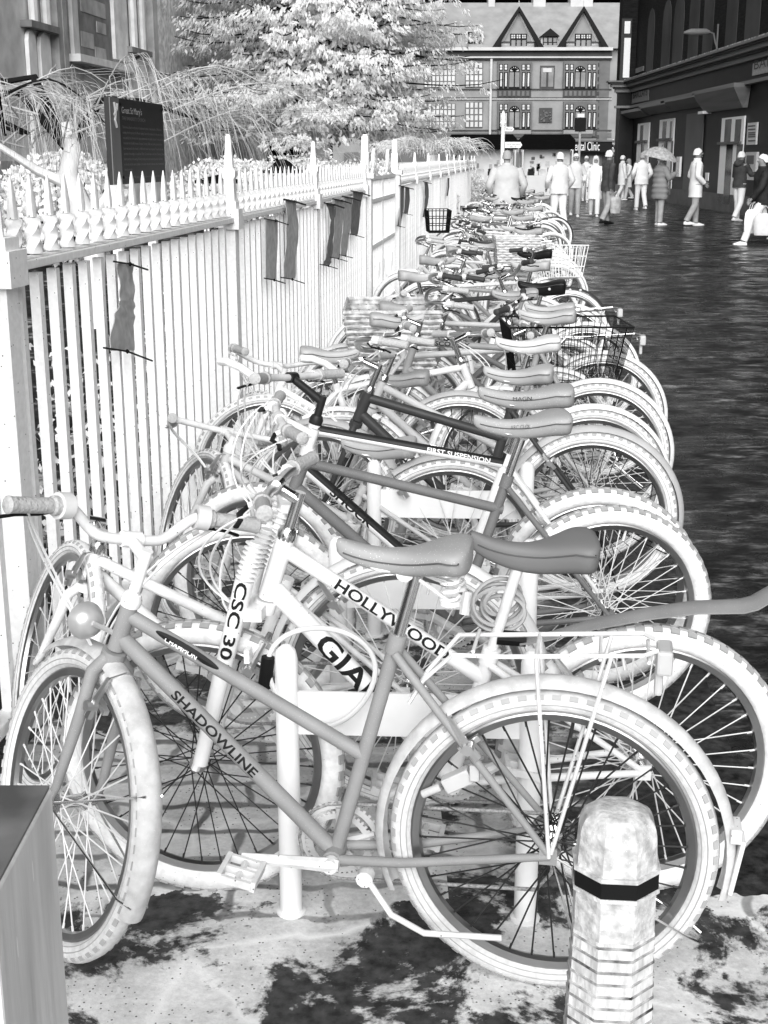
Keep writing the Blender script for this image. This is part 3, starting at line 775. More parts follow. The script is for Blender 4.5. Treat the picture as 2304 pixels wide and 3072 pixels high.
DEF = dict(r=0.33, tw=0.021, knob=False, wb=1.03, bb=(0.44, 0.28), stt=(0.31, 0.76), sadz=0.87, headtop=(0.865, 0.79), headbot=(0.91, 0.68),
           frame='diamond', fm=GREY, tyre=TYRE, rim=RIM, guard=WHITE, spoke=(SPOKE_L, SPOKE_D), steer=0, bar='flat', guards=(True, True), rack=False,
           sadM=SADG, grip=RUBG, barm=ALLOY, stem_h=0.11, stem_f=0.075, crank=0.0, hi=True, ft=0.0165, forkm=None, susp=False, lamp=False,
           basket=None, barend=False, kick=False, ttz=None, cables=3, bell=False)
def bicycle(name, label, rear, heading, lean=0.0, **kw):
    k = dict(DEF); k.update(kw); hi = k['hi']; r = k['r']
    t = thing(name, label, 'bicycle', (rear[0], rear[1], 0), 0, k.get('group'), rot=(R(lean), 0, R(heading)))
    fm = k['fm']; ft = k['ft']; tn = 12 if hi else 7
    rc = (0, 0, r); fc = (k['wb'], 0, r); bb, stt, ht, hb = k['bb'], k['stt'], k['headtop'], k['headbot']
    ax = Vector((ht[0] - hb[0], 0, ht[1] - hb[1])).normalized(); H = Vector((ht[0], 0, ht[1]))
    rm = Matrix.Rotation(R(k['steer']), 3, ax)
    xf = (lambda p: H + rm @ (p - H)) if k['steer'] else None
    def v3(p, y=0.0): return (p[0], y, p[1])
    # frame
    mb = MB(); st0 = 0
    mb.tube([v3(bb), v3(stt)], ft * 0.92, tn)
    mb.tube([v3(hb), v3(ht)], ft * 1.1, tn)
    dt = (Vector(v3(hb)) + ax * 0.03, Vector(v3(bb)))
    mb.tube(dt, ft * k.get('dtk', 1.05), tn)
    tt = k.get('ttj')
    if k['frame'] == 'step': tp = (Vector(v3(ht)) - ax * 0.025, Vector(v3(tt)))
    else: tp = (Vector(v3(ht)) - ax * 0.022, Vector(v3(tt or (stt[0] + 0.005, stt[1] - 0.025))))
    mb.tube(tp, ft * 0.92, tn)
    if k['frame'] == 'low':
        pass
    for sg in (-1, 1):
        mb.tube([v3(bb, sg * 0.03), v3((0.30, bb[1] + 0.01), sg * 0.036), v3((0.0, r), sg * 0.060)], [0.011, 0.010, 0.008], tn)
        sj = k.get('ssj') or (stt[0] + 0.004, stt[1] - 0.03)
        mb.tube([v3(sj, sg * 0.018), v3((sj[0] * 0.72, r + (sj[1] - r) * 0.72), sg * 0.034), v3((0.0, r), sg * 0.060)], [0.009, 0.0085, 0.007], tn)
        mb.box((0.004, sg * 0.060, r), (0.035, 0.005, 0.035))
    mb.lathe([(0.021, -0.036), (0.021, 0.036)], v3(bb), 14, Matrix.Rotation(math.pi / 2, 3, 'X'))
    for p, q, rr in ((stt, bb, ft * 1.12),):
        d = (Vector(v3(q)) - Vector(v3(p))).normalized(); mb.tube([Vector(v3(p)) - d * 0.004, Vector(v3(p)) + d * 0.035], rr, tn)
    mats = [fm]
    if k.get('twotone'):  # upper half of the tubes blackened: inverted sky light put into the colour
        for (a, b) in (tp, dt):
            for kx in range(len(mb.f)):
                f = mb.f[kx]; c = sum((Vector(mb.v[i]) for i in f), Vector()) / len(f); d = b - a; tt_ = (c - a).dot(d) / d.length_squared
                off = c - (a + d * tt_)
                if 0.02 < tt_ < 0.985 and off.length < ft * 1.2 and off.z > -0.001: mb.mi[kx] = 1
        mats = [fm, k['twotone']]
    fr = mb.build('frame', mats, t, ang=45)
    # fork
    fkm = k['forkm'] or fm; crown = Vector(v3(hb)) - ax * 0.02
    mb = MB()
    mb.tube([crown + ax * 0.015, crown - ax * 0.012], 0.026, tn)
    for sg in (-1, 1):
        if k['susp']:
            e = Vector((fc[0], sg * 0.062, fc[2])); a = crown + Vector((k.get('susp_f', 0.02), sg * 0.058, 0)) + ax * k.get('susp_up', 0); b = a - ax * k.get('susp_b', 0.14)
            mb.tube([a, b], 0.0135, tn); mb.tube([b, e + Vector((-0.012, 0, 0.015))], [0.0215, 0.017], tn); mb.tube([e + Vector((-0.012, 0, 0.03)), e], 0.010, 6)
            for i in range(8): mb.lathe([(0.014, -.004), (0.0235, 0), (0.014, .004)], a.lerp(b, (i + 0.5) / 8), 10, ax.to_track_quat('Z', 'Y').to_matrix())
        else:
            a = crown + Vector((0, sg * 0.012, 0)); b = crown + Vector((0.004, sg * 0.040, -0.03)); e = Vector((fc[0], sg * 0.056, fc[2])); mdl = b.lerp(e, 0.62) + Vector((-0.012, 0, 0))
            mb.tube([a, b, b.lerp(mdl, 0.5) + Vector((-.004, 0, 0)), mdl, mdl.lerp(e, 0.6) + Vector((-.010, 0, 0)), e], [0.014, 0.0145, 0.0135, 0.012, 0.010, 0.008], tn)
    if k['susp']: mb.box(crown + Vector((0.012, 0, 0)), (0.04, 0.15, 0.026)); mb.box(crown + Vector((0.03, 0, -0.10)), (0.012, 0.12, 0.03))
    if xf: mb.xf(xf)
    fk = mb.build('fork', fkm, t, ang=45)
    if k.get('fork_text'):
        a = crown + Vector((k.get('susp_f', 0.02), 0.058, 0)) + ax * (k.get('susp_up', 0) - k.get('susp_b', 0.14)); e = Vector((fc[0] - .012, 0.062, fc[2])); s_, w_ = k['fork_text']
        if xf: a, e = xf(a), xf(e)
        nrm = Vector((0, 1, 0)); nrm = rm @ nrm if xf else nrm
        tube_text(s_, 0.036, a, e, 0.0215, INK, fk, w_, 0.0, nrm=nrm)
    # headset, stem and handlebar
    mb = MB(); stp = H + ax * k['stem_h']; fw = Vector((1, 0, 0)); C0 = stp + fw * k['stem_f'] + Vector((0, 0, k.get('stem_up', 0.02)))
    mb.tube([H - ax * 0.004, H + ax * 0.012, H + ax * 0.024], [0.021, 0.022, 0.017], 12); mb.tube([H + ax * 0.02, stp + ax * 0.008], 0.0125, 10)
    mb.tube([stp - ax * 0.010, C0], [0.0135, 0.0125], 10)
    mb.tube([C0 + Vector((0, -0.022, 0)), C0 + Vector((0, 0.022, 0))], 0.0175, 10)
    if xf: mb.xf(xf)
    mb.build('stem', k.get('stemm', CHROME), t)
    W = k.get('barw', 0.285); half = {
        'flat': [(0, 0, 0), (0, .10, 0.002), (-.012, .20, 0.004), (-.032, W, 0.006)],
        'rise': [(0, 0, 0), (0, .05, 0), (0.004, .085, .010), (0.0, .135, .050), (-.004, .165, .056), (-.03, W, .052)],
        'swept': [(0, 0, 0), (.03, .05, 0.0), (.045, .11, .012), (.03, .19, .035), (-.02, .245, .045), (-.08, .265, .04), (-.19, .275, .025)]}[k['bar']]
    full = [Vector((x, -y, z)) for x, y, z in reversed(half[1:])] + [Vector(p) for p in half]
    sm = []                                          # smooth the bends
    for i in range(len(full) - 1):
        p0, p1, p2, p3 = full[max(0, i - 1)], full[i], full[i + 1], full[min(len(full) - 1, i + 2)]
        for q in range(4):
            u = q / 4; sm.append(0.5 * ((2 * p1) + (p2 - p0) * u + (2 * p0 - 5 * p1 + 4 * p2 - p3) * u * u + (3 * p1 - p0 - 3 * p2 + p3) * u ** 3))
    sm.append(full[-1]); sm = [C0 + p for p in sm]
    if not k.get('bare'):
        mb = MB(); mb.tube(sm, 0.0115, 10)
        if k['barend']:
            for e, sg in ((sm[0], -1), (sm[-1], 1)):
                ein = e + Vector((0.002, -sg * 0.012, 0)); mb.tube([ein, ein + Vector((0.05, sg * 0.004, 0.03)), ein + Vector((0.10, 0, 0.045)), ein + Vector((0.135, -sg * 0.02, 0.045))], 0.0125, 9)
        if xf: mb.xf(xf)
        hbo = mb.build('handlebar', k['barm'], t)
        for e, e2, sg in ((sm[0], sm[2 if k['bar'] != 'swept' else 3], -1), (sm[-1], sm[-3 if k['bar'] != 'swept' else -4], 1)):
            d = (e2 - e).normalized(); L = 0.115
            mb = MB(); mb.tube([e - d * 0.004, e, e + d * 0.012, e + d * (L - 0.016), e + d * (L - 0.012), e + d * L], [0.013, 0.018, 0.0165, 0.016, 0.020, 0.020], 12)
            if xf: mb.xf(xf)
            mb.build('grip', k['grip'], hbo)
            b0 = e + d * (L + 0.012); lv = b0 + Vector((0.026, 0, -0.012))
            mb = MB(); mb.tube([b0 + d * 0.016, b0 - d * 0.016], 0.0175, 8); mb.tube([b0, lv], 0.010, 6)
            if k.get('shifter'): mb.tube([b0 - d * 0.012, b0 + d * 0.016], 0.027, 16)
            if xf: mb.xf(xf)
            mb.build('lever_clamp', k.get('clampm', PLASTIC), hbo)
            mb = MB(); mb.tube([lv + d * 0.01, lv - d * 0.03 + Vector((.022, 0, -.010)), lv - d * 0.085 + Vector((.022, 0, -.012)), lv - d * 0.118 + Vector((.032, 0, -.018))], [0.0065, 0.0072, 0.0060, 0.0068], 8, flat=0.6)
            if xf: mb.xf(xf)
            mb.build('brake_lever', k.get('leverm', BLACK), hbo)
        if k['cables'] and hi:
            mb = MB(); cs = MB()
            for i in range(k['cables']):
                sg = -1 if i % 2 else 1; e = sm[0] if sg < 0 else sm[-1]; e2 = sm[2] if sg < 0 else sm[-3]
                a = e.lerp(e2, 1.0) + Vector((0.03, 0, -0.01)); b = crown + Vector((0.06, sg * 0.012, -0.05 * (i % 2)))
                m1 = a + Vector((0.07 + 0.02 * i, -sg * 0.05, -0.05)); m2 = b + Vector((0.11 + 0.015 * i, sg * 0.02, 0.09))
                pts = [((1 - u) ** 3) * a + 3 * u * (1 - u) ** 2 * m1 + 3 * u * u * (1 - u) * m2 + u ** 3 * b for u in [q / 14 for q in range(15)]]
                mb.tube(pts, 0.0028, 5)
            if xf: mb.xf(xf)
            mb.build('cables', k.get('cablem', WHITE), hbo)
    # wheels and mudguards
    wheel(t, rc, k, False, None, hi); wheel(t, fc, k, True, xf, hi)
    if k['guards'][0]:
        mudguard(t, fc, k, True, R(60), R(k.get('fg1', 205)), xf, hi, k.get('fguard'))
    if k['guards'][1]:
        mudguard(t, rc, k, False, R(180 - k.get('rgback', -8)), R(k.get('rgfront', -22)), None, hi, k.get('rguard'), k.get('flap', False), k.get('dr', 0.016))
    # seat post and saddle
    sd = (Vector(v3(stt)) - Vector(v3(bb))).normalized(); sp = Vector(v3(stt)) + sd * ((k['sadz'] - stt[1]) / sd.z)
    if not k.get('bare'):
        mb = MB(); mb.tube([Vector(v3(stt)) - sd * 0.05, sp], 0.0128, 12); mb.build('seat_post', k.get('postm', CHROME), t)
        sdl = saddle(t, (sp.x + k.get('sadx', 0), sp.z), k, hi)
    # transmission
    cr = R(k['crank']); mb = MB(); cd = Vector((math.cos(cr), 0, math.sin(cr)))
    for sg, d in ((1, cd), (-1, -cd)):
        a = Vector(v3(bb, sg * 0.052)); e = a + d * 0.17 + Vector((0, sg * 0.012, 0)); mb.tube([a - d * 0.018, a, e, e + d * 0.014], [0.012, 0.0155, 0.0105, 0.010], 8)
        mb.lathe([(0.016, -.012), (0.016, .012)], a, 10, Matrix.Rotation(math.pi / 2, 3, 'X'))
    cko = mb.build('cranks', k.get('crankm', OFFW), t)
    for sg, d in ((1, cd), (-1, -cd)):
        e = Vector(v3(bb, sg * 0.064)) + d * 0.17; c = e + Vector((0, sg * 0.055, 0)); mb = MB()
        tl = Matrix.Rotation(R(-12), 3, 'Y')
        for q in (-0.036, 0.036): mb.box(c + tl @ Vector((q, 0, 0)), (0.010, 0.085, 0.022), tl)
        for q in (-0.04, 0.0, 0.04): mb.box(c + tl @ Vector((0, q, 0)), (0.066, 0.008, 0.016), tl)
        mb.tube([e, c + Vector((0, sg * 0.045, 0))], 0.007, 6); mb.build('pedal', k.get('pedalm', OFFW), cko, smooth=False)
    mb = MB(); rr = 0.088
    for q, yy in ((rr, -0.046), (rr * 0.78, -0.039)):
        mb.ring(v3(bb), None, q - 0.012, [(0, yy - .0012), (0.012, yy - .0012), (0.012, yy + .0012), (0, yy + .0012)], 40 if hi else 16)
        if hi:
            for i in range(40):
                a = 2 * math.pi * i / 40; mb.box((bb[0] + (q + .002) * math.cos(a), yy, bb[1] + (q + .002) * math.sin(a)), (0.006, 0.002, 0.006), Matrix.Rotation(-a, 3, 'Y'))
    for i in range(5):
        a = 2 * math.pi * i / 5 + 0.3; mb.tube([v3(bb, -0.042), (bb[0] + (rr - .008) * math.cos(a), -0.043, bb[1] + (rr - .008) * math.sin(a))], [0.012, 0.007], 6)
    mb.build('chainring', k.get('ringm', LIGHT), cko, ang=30)
    mb = MB(); y = -0.046
    top = [(bb[0], y, bb[1] + rr), (0, y - .003, r + 0.036)]; bot = [(0, y - .003, r - 0.10), (0.03, y, r - 0.14), (bb[0], y, bb[1] - rr)]
    mb.tube([top[0], top[1]], 0.0042, 6); mb.tube([(0, y - .003, r + 0.036), (-0.034, y - .003, r), (-0.005, y - .003, r - 0.05)] + bot, 0.0042, 6)
    mb.tube(arc_pts(v3(bb), rr, -math.pi / 2, math.pi / 2, 10, y), 0.0042, 6)
    mb.build('chain', CHAIN, t)
    # brakes
    if hi:
        for c, front in ((rc, False), (fc, True)):
            a = R(118) if front else R(52); q = k['r'] - k['tw'] * 2 - 0.012; bc = Vector((c[0] + q * math.cos(a), 0, c[2] + q * math.sin(a)))
            mb = MB(); od = Vector((math.cos(a), 0, math.sin(a)))
            for sg in (-1, 1):
                mb.tube([bc + Vector((0, sg * 0.045, 0)) - od * 0.03, bc + Vector((0, sg * 0.043, 0)) + od * 0.02, bc + Vector((0, sg * 0.034, 0)) + od * 0.07], [0.010, 0.009, 0.006], 7)
                tn_ = Vector((-od.z, 0, od.x)); mb.box(bc + Vector((0, sg * 0.025, 0)), (0.012, 0.012, 0.05), Matrix.Rotation(-a, 3, 'Y')); mb.lathe([(0.012, -.012), (0.012, .012)], bc + Vector((0, sg * 0.05, 0)), 8, Matrix.Rotation(math.pi / 2, 3, 'X'))
            mb.tube([bc + Vector((0, -.034, 0)) + od * 0.07, bc + od * 0.085, bc + Vector((0, .034, 0)) + od * 0.07], 0.002, 4)
            if front and xf: mb.xf(xf)
            mb.build('brake', k.get('brakem', ALLOY), t)
    if k['rack']:
        z = r * 2 + k.get('rackdz', 0.085); mb = MB()
        for sg in (-1, 1): mb.tube([(0.26, sg * 0.02, z - 0.075), (0.20, sg * 0.055, z - 0.005), (0.10, sg * 0.06, z), (-0.16, sg * 0.06, z + 0.02), (-0.185, sg * 0.03, z + 0.02)], 0.0048, 6)
        for xx in (0.16, 0.04, -0.08, -0.17): mb.tube([(xx, -0.06, z + 0.006), (xx, 0.06, z + 0.006)], 0.004, 5)
        for sg in (-1, 1): mb.tube([(0.04, sg * 0.06, z), (0.002, sg * 0.066, r)], 0.0042, 6); mb.tube([(-0.10, sg * 0.06, z + .012), (-0.002, sg * 0.067, r + .01)], 0.0042, 6); mb.tube([(0.26, sg * 0.02, z - 0.075), (0.29, sg * 0.014, z - 0.13)], 0.004, 5)
        rk = mb.build('rack', k.get('rackm', ALLOY), t)
        mb = MB(); mb.box((-0.20, 0, z - 0.005), (0.03, 0.075, 0.05)); mb.box((-0.192, 0, z - 0.05), (0.016, 0.03, 0.06)); mb.build('reflector', REFL, rk, smooth=False, bevel=0.006)
    if k['lamp']:
        lc = Vector((hb[0] + 0.035, k.get('lampy', 0.02), (hb[1] + ht[1]) / 2 + k.get('lampz', 0.0))); mb = MB()
        mb.lathe([(0.004, -0.028), (0.020, -0.025), (0.032, -0.014), (0.038, 0.0), (0.040, 0.005)], lc, 20, Matrix.Rotation(math.pi / 2, 3, 'Y')); mb.tube([lc - Vector((.03, 0, 0)), Vector(v3(hb)) + ax * 0.03], 0.006, 6)
        if xf: mb.xf(xf)
        lo = mb.build('lamp', LAMPG, t)
        mb = MB(); mb.lathe([(0.038, 0.005), (0.035, 0.008), (0.02, 0.011), (0.002, 0.012)], lc, 20, Matrix.Rotation(math.pi / 2, 3, 'Y'))
        if xf: mb.xf(xf)
        mb.build('lamp_lens', LAMPG, lo)
    if k['kick']:
        mb = MB(); a = Vector((bb[0] - 0.07, 0.035, bb[1] - 0.03)); mb.tube([a, a + Vector((-0.06, 0.035, -0.06)), a + Vector((-0.13, 0.05, -0.085)), (0.09, 0.075, bb[1] - 0.115)], 0.0065, 8); mb.lathe([(0.018, -.014), (0.018, .014)], a, 10, Matrix.Rotation(math.pi / 2, 3, 'X')); mb.build('kickstand', OFFW, t)
    if k['basket']:
        kind, bm_ = k['basket']; c = k.get('bc', (ht[0] + 0.27, 0, ht[1] + 0.16))
        if kind == 'wire': mb = wire_basket(None, c, *k.get('bsz', ((0.26, 0.38), (0.20, 0.29), 0.22)), None, k.get('bnv', 10), k.get('bwr', 0.0022))
        else: mb = wicker_basket(c, *k.get('bsz', ((0.30, 0.42), (0.24, 0.34), 0.27)))
        mb.tube([(c[0] - 0.10, 0.05, c[2] - 0.1), (C0.x, 0.05, C0.z)], 0.005, 5); mb.tube([(c[0] - 0.10, -0.05, c[2] - 0.1), (C0.x, -0.05, C0.z)], 0.005, 5)
        if xf: mb.xf(xf)
        mb.build('basket', bm_, t, ang=60)
    # lettering on the tubes, on the side away from the chain
    for which, s_, size, w_, sh, m_ in k.get('texts', ()):
        a, b, rr = {'tt': (tp[0], tp[1], ft * 0.92), 'dt': (dt[0], dt[1], ft * k.get('dtk', 1.05)), 'st': (Vector(v3(stt)), Vector(v3(bb)), ft * 0.92)}[which]
        if which == 'st': rr = ft * 0.92
        tube_text(s_, size, a, b, rr, m_, fr, w_, sh, rise=0.25)
    if k.get('saddle_text'):
        s_, f_, m_ = k['saddle_text']; x0, z0 = sp.x, sp.z
        flat_text(s_, 0.016, (x0 + 0.05, 0.052, z0 + 0.026), (-1, -0.22, 0.0), (0, -0.2, 1), m_, sdl, 0.075, off=0.004)
    return t, k

# ---- the bicycles one can single out, nearest first
b1, k1 = bicycle('bicycle', 'grey low framed ladies bicycle with rear rack and white mudguards, nearest in the row', (0.338, 2.356), 170.0, 0,
    frame='step', ttj=(0.386, 0.489), bb=(0.446, 0.262), stt=(0.315, 0.75), sadz=0.885, sadx=0.02, headtop=(0.868, 0.785), headbot=(0.905, 0.685), wb=1.015,
    fm=MID, guard=M('pale_grey_mudguard', 0.56, 0.5, var=.2, scale=30, spots=.1, spot_v=.85), dr=0.024, tyre=TYREG, tw=0.023, steer=-44, bar='rise', shifter=True, rack=True, rackdz=0.085, lamp=True, lampy=0.055, kick=True, flap=True, rackm=OFFW,
    sadM=SADG, spring=True, sadW=0.095, sadL=0.27, sadH=0.85, spoke=(SPOKE_L, SPOKE_D), spoke_r=0.0019, stem_h=0.115, stem_f=0.07, barm=OFFW, crank=2,
    rgback=-14, ringm=LIGHT, stemm=WHITE, cables=4, texts=[('dt', 'SHADOWLINE', 0.026, 0.24, 0.16, INK), ('tt', 'CHAMPION', 0.015, 0.075, 0.095, INKW)])
a = Vector((0.868 - .003, 0, 0.785 - .024)); b_ = Vector((0.386, 0, 0.489)); d_ = (b_ - a).normalized()
mb = MB(); cen = a + d_ * 0.135; up_ = Vector((0, 1, 0)).cross(d_); rr = 0.0165 * 0.92 + 0.0006
vs_ = []
for i in range(24):
    q = 2 * math.pi * i / 24; x_ = 0.075 * math.cos(q); th = 0.25 + 0.62 * math.sin(q); vs_.append(cen + d_ * x_ + Vector((0, 1, 0)) * rr * math.cos(th) + up_ * rr * math.sin(th))
vc = [cen + d_ * (0.075 * math.cos(2 * math.pi * i / 24)) + Vector((0, 1, 0)) * rr * math.cos(.25) + up_ * rr * math.sin(.25) for i in range(24)]
mb.add(vs_ + vc, [(i, (i + 1) % 24, 24 + (i + 1) % 24, 24 + i) for i in range(24)])
[c for c in b1.children if c.name.startswith('frame')][0]
mb.build('badge', INK, [c for c in b1.children if c.name.startswith('frame')][0], smooth=False)
mb = MB(); mb.box((0.19, 0.018, 0.46), (0.06, 0.03, 0.032), Matrix.Rotation(R(30), 3, 'Y')); mb.tube([(0.225, 0.018, 0.44), (0.262, 0.018, 0.42)], 0.009, 10); mb.box((0.155, 0.03, 0.485), (0.02, 0.02, 0.035)); mb.build('dynamo', M('ribbed_dynamo', 0.55, 0.5), b1, bevel=0.004)

b2, k2 = bicycle('bicycle', 'white low framed mountain bike with big black lettering on two parallel tubes', (0.586, 2.72), 179.4, 0,
    frame='step', ttj=(0.362, 0.53), bb=(0.43, 0.29), stt=(0.345, 0.60), ssj=(0.35, 0.57), sadz=0.808, sadx=-0.035, susp=True, susp_up=0.17, susp_f=0.055, susp_b=0.09, fork_text=('CSC 301', 0.20), headtop=(0.80, 0.86), headbot=(0.845, 0.72), wb=1.005, ft=0.019, dtk=1.2,
    fm=WHITE, tyre=TYRE, tw=0.026, knob=True, guards=(False, False), sadM=M('grey_smooth_saddle', 0.19, 0.5, spec=0.15, var=0.05, scale=4), sadW=0.105, sadL=0.285, sadH=1.25, sadD=1.3, sadtilt=-3,
    steer=-6, stem_h=0.10, stem_f=0.05, bar='flat', spoke=(SPOKE_D, SPOKE_L), crank=150, texts=[('dt', 'GIANT', 0.070, 0.27, 0.16, INK), ('tt', 'HOLLYWOOD', 0.034, 0.30, 0.14, INK)], postm=OFFW)
mb = MB(); rings = []
for (u, z), w in zip([(0.285, 0.625), (0.22, 0.640), (0.12, 0.672), (0.0, 0.700), (-0.10, 0.716), (-0.20, 0.720), (-0.23, 0.728), (-0.29, 0.765), (-0.30, 0.772)], [.020, .024, .031, .036, .040, .042, .042, .040, .034]):
    rings.append([Vector((u, y, z - 1.1 * abs(y) ** 1.5 * 1.6 + dz)) for y, dz in ((-w, 0), (-w * .5, 0), (0, 0), (w * .5, 0), (w, 0), (w, -.003), (w * .5, -.003), (0, -.003), (-w * .5, -.003), (-w, -.003))])
mb.loft(rings); cg = mb.build('clip_on_mudguard', M('grey_plastic_mudguard', 0.24, 0.5, spots=0.1, spot_v=0.6), b2, ang=60)
mb = MB(); mb.tube([(0.335, 0, 0.63), (0.27, 0, 0.625)], 0.018, 8); mb.build('clamp', BLACK, cg)

bp_, kp = bicycle('bicycle', 'stripped white bicycle without saddle or handlebar, its rear mudguard peeling in dark patches', (0.06, 3.13), 173, 0, bare=True,
    fm=OFFW, guard=RUSTG, r=0.345, tw=0.020, sadz=0.74, stt=(0.31, 0.62), sadM=SADL, steer=-58, wb=0.97, bar='flat', frame='step', ttj=(0.37, 0.45), headtop=(0.81, 0.68), headbot=(0.84, 0.60), guards=(False, True), rgback=-10, rgfront=-12,
    barw=0.24, stem_h=0.05, cables=2, crank=60, spoke=(SPOKE_L, SPOKE_L), dr=0.02)
PEEL = M('bare_dark_metal_patch', 0.10, 0.6, var=0.3)
gp = [c for c in bp_.children if c.name.startswith('mudguard')][0]
def patch(a0, a1, seed, jag=0.5):
    rnd = random.Random(seed); gr = 0.345 + 0.016; gw = 0.026; mb = MB(); n = 12
    for i in range(n):
        qa, qb = a0 + (a1 - a0) * i / n, a0 + (a1 - a0) * (i + 1) / n
        lo, hi_ = -0.2 - jag * rnd.random() * (1 if 1 < i < n - 2 else .2), 0.9 + 0.35 * rnd.random() * (1 if 1 < i < n - 2 else .3)
        pr = []
        for j in range(6):
            q = lo + (hi_ - lo) * j / 5; pr.append((gw * math.cos(q) - gw * .75 + 0.0012, gw * math.sin(q)))
        vs_ = [((gr + d) * math.cos(aa), v, 0.345 + (gr + d) * math.sin(aa)) for aa in (qa, qb) for d, v in pr]
        mb.add(vs_, [(j, j + 1, j + 7, j + 6) for j in range(5)])
    mb.build('peeled_patch', PEEL, gp, smooth=False)
patch(R(100), R(78), 3); patch(R(40), R(28), 5, 0.8); patch(R(132), R(128), 8, .2)

b3, k3 = bicycle('bicycle', 'grey mountain bicycle with a thick grey saddle lettered in grey, third from the front', (0.672, 3.74), 186.5, 0,
    bb=(0.46, 0.30), fm=GREY, tw=0.027, knob=True, guards=(False, False), sadz=0.885, sadM=SADG, sadW=0.095, sadL=0.29, wb=1.09, headtop=(0.90, 0.84), headbot=(0.945, 0.72),
    susp=True, forkm=OFFW, steer=4, bar='flat', spoke=(SPOKE_D, SPOKE_L), stem_h=0.07, stem_f=0.10, stem_up=0.045, grip=RUBG, barm=OFFW, stemm=OFFW, crank=35, cables=4,
    saddle_text=('ARC CLOUD', .5, INKG), ttj=(0.325, 0.66))
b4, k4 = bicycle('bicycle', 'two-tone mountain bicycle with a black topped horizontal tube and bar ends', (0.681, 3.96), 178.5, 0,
    bb=(0.45, 0.29), stt=(0.29, 0.765), fm=WHITE, twotone=M('painted_inverted_skylight', 0.02, 0.4), tw=0.027, knob=True, guards=(False, False), sadz=0.92, sadM=SADG, sadW=0.09, sadL=0.30, wb=1.08, headtop=(0.895, 0.865), headbot=(0.945, 0.70),  # black on the tube tops is painted-in inverted sky light
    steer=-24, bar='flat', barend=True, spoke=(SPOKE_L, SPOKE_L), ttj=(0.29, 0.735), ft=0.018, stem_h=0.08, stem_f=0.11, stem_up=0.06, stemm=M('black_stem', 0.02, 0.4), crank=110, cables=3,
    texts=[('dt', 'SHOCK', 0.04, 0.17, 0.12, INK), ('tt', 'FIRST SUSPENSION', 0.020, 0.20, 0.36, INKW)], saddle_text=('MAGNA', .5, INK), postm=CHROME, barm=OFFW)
b6, k6 = bicycle('bicycle', 'dark grey framed mountain bike with grey topped mudguards and black clips on its stays', (0.80, 4.85), 173, 0,
    fm=DARK, guard=M('grey_mudguard_paint', 0.42, 0.5, spots=.1, spot_v=.65), tw=0.025, sadM=SADL, sadz=0.84, wb=1.05, steer=-12, bar='flat', rack=False, spoke=(SPOKE_L, SPOKE_D), staym=BLACK, susp=False, ft=0.02, crank=70,
    texts=[('dt', 'Safeway', 0.034, 0.16, 0.2, INKW)], sadW=0.10, ttj=(0.33, 0.62))
b7, k7 = bicycle('bicycle', 'grey bicycle with a horizontal lettered top tube and white mudguards, behind the dark framed one', (1.0, 5.95), 171, 0,
    fm=MID, guard=OFFW, sadM=SADL, sadz=0.93, stt=(0.28, 0.83), headtop=(0.86, 0.85), wb=1.04, steer=10, bar='flat', crank=20, texts=[('tt', 'DISCOVERY', 0.028, 0.20, 0.06, INK)], stem_h=0.07, spoke=(SPOKE_L, SPOKE_L), rgback=-20)
b5, k5 = bicycle('bicycle', 'white bicycle with a pale saddle and thin mudguards, squeezed before the lettered grey one', (0.86, 5.30), 184, 0,
    fm=LIGHT, guard=WHITE, sadM=M('white_worn_saddle', 0.66, 0.5), sadz=0.90, steer=-18, bar='swept', crank=80, spoke=(SPOKE_L, SPOKE_L), frame='step', ttj=(0.38, 0.5))
b8, k8 = bicycle('bicycle', 'bicycle turned the other way with a large black wire basket over its front wheel', (-0.22, 6.25), 2, 0,
    fm=LIGHT, guard=WHITE, sadM=SADL, sadz=0.88, steer=0, bar='flat', basket=('wire', BLACK), bsz=((0.58, 0.44), (0.48, 0.32), 0.28), bc=(1.09, 0, 0.90), bnv=18, bwr=0.0018, crank=40, spoke=(SPOKE_L, SPOKE_L), guards=(True, False), stem_h=0.06)
b9, k9 = bicycle('bicycle', 'bicycle with a big woven wicker basket in front, nearest of the wicker basket bicycles', (1.16, 6.85), 172, 0,
    fm=GREY, guard=OFFW, sadM=SADL, sadz=0.86, steer=8, bar='swept', basket=('wicker', WICK), bc=(1.12, 0, 0.90), bsz=((0.50, 0.46), (0.42, 0.38), 0.31), crank=10, spoke=(SPOKE_L, SPOKE_L), rack=True, lamp=False, frame='step', ttj=(0.38, 0.5))
b10, k10 = bicycle('bicycle', 'bicycle with a wide black saddle dotted with four pale rivets', (1.26, 8.1), 175, 0,
    fm=GREY, guard=WHITE, sadM=SADB, sadz=0.87, sadW=0.11, sadL=0.30, sadH=1.5, steer=-15, bar='swept', crank=15, grip=RUBD, spoke=(SPOKE_L, SPOKE_D), frame='step', ttj=(0.38, 0.5), rack=True)
sx = [c for c in b10.children if c.name.startswith('saddle')][0]; mb = None
for i in range(4):
    mb = MB(); xq = 0.27 - 0.062 * i + 0.02; yq = (0.060, 0.080, 0.100, 0.110)[i]
    mb.lathe([(0.009, 0), (0.008, 0.004), (0.003, 0.006)], (xq - 0.05, yq, 0.865 + 0.02), 10, Matrix.Rotation(-math.pi / 2, 3, 'X')); mb.build('rivet', LIGHT, sx)
b11, k11 = bicycle('bicycle', 'bicycle with a long dark rear mudguard and a black saddle before the white wire basket', (1.46, 10.4), 180, 0,
    fm=MID, guard=DARK, sadM=SADB, sadz=0.90, steer=-10, bar='swept', crank=15, grip=RUBD, rgback=-30, hi=False)
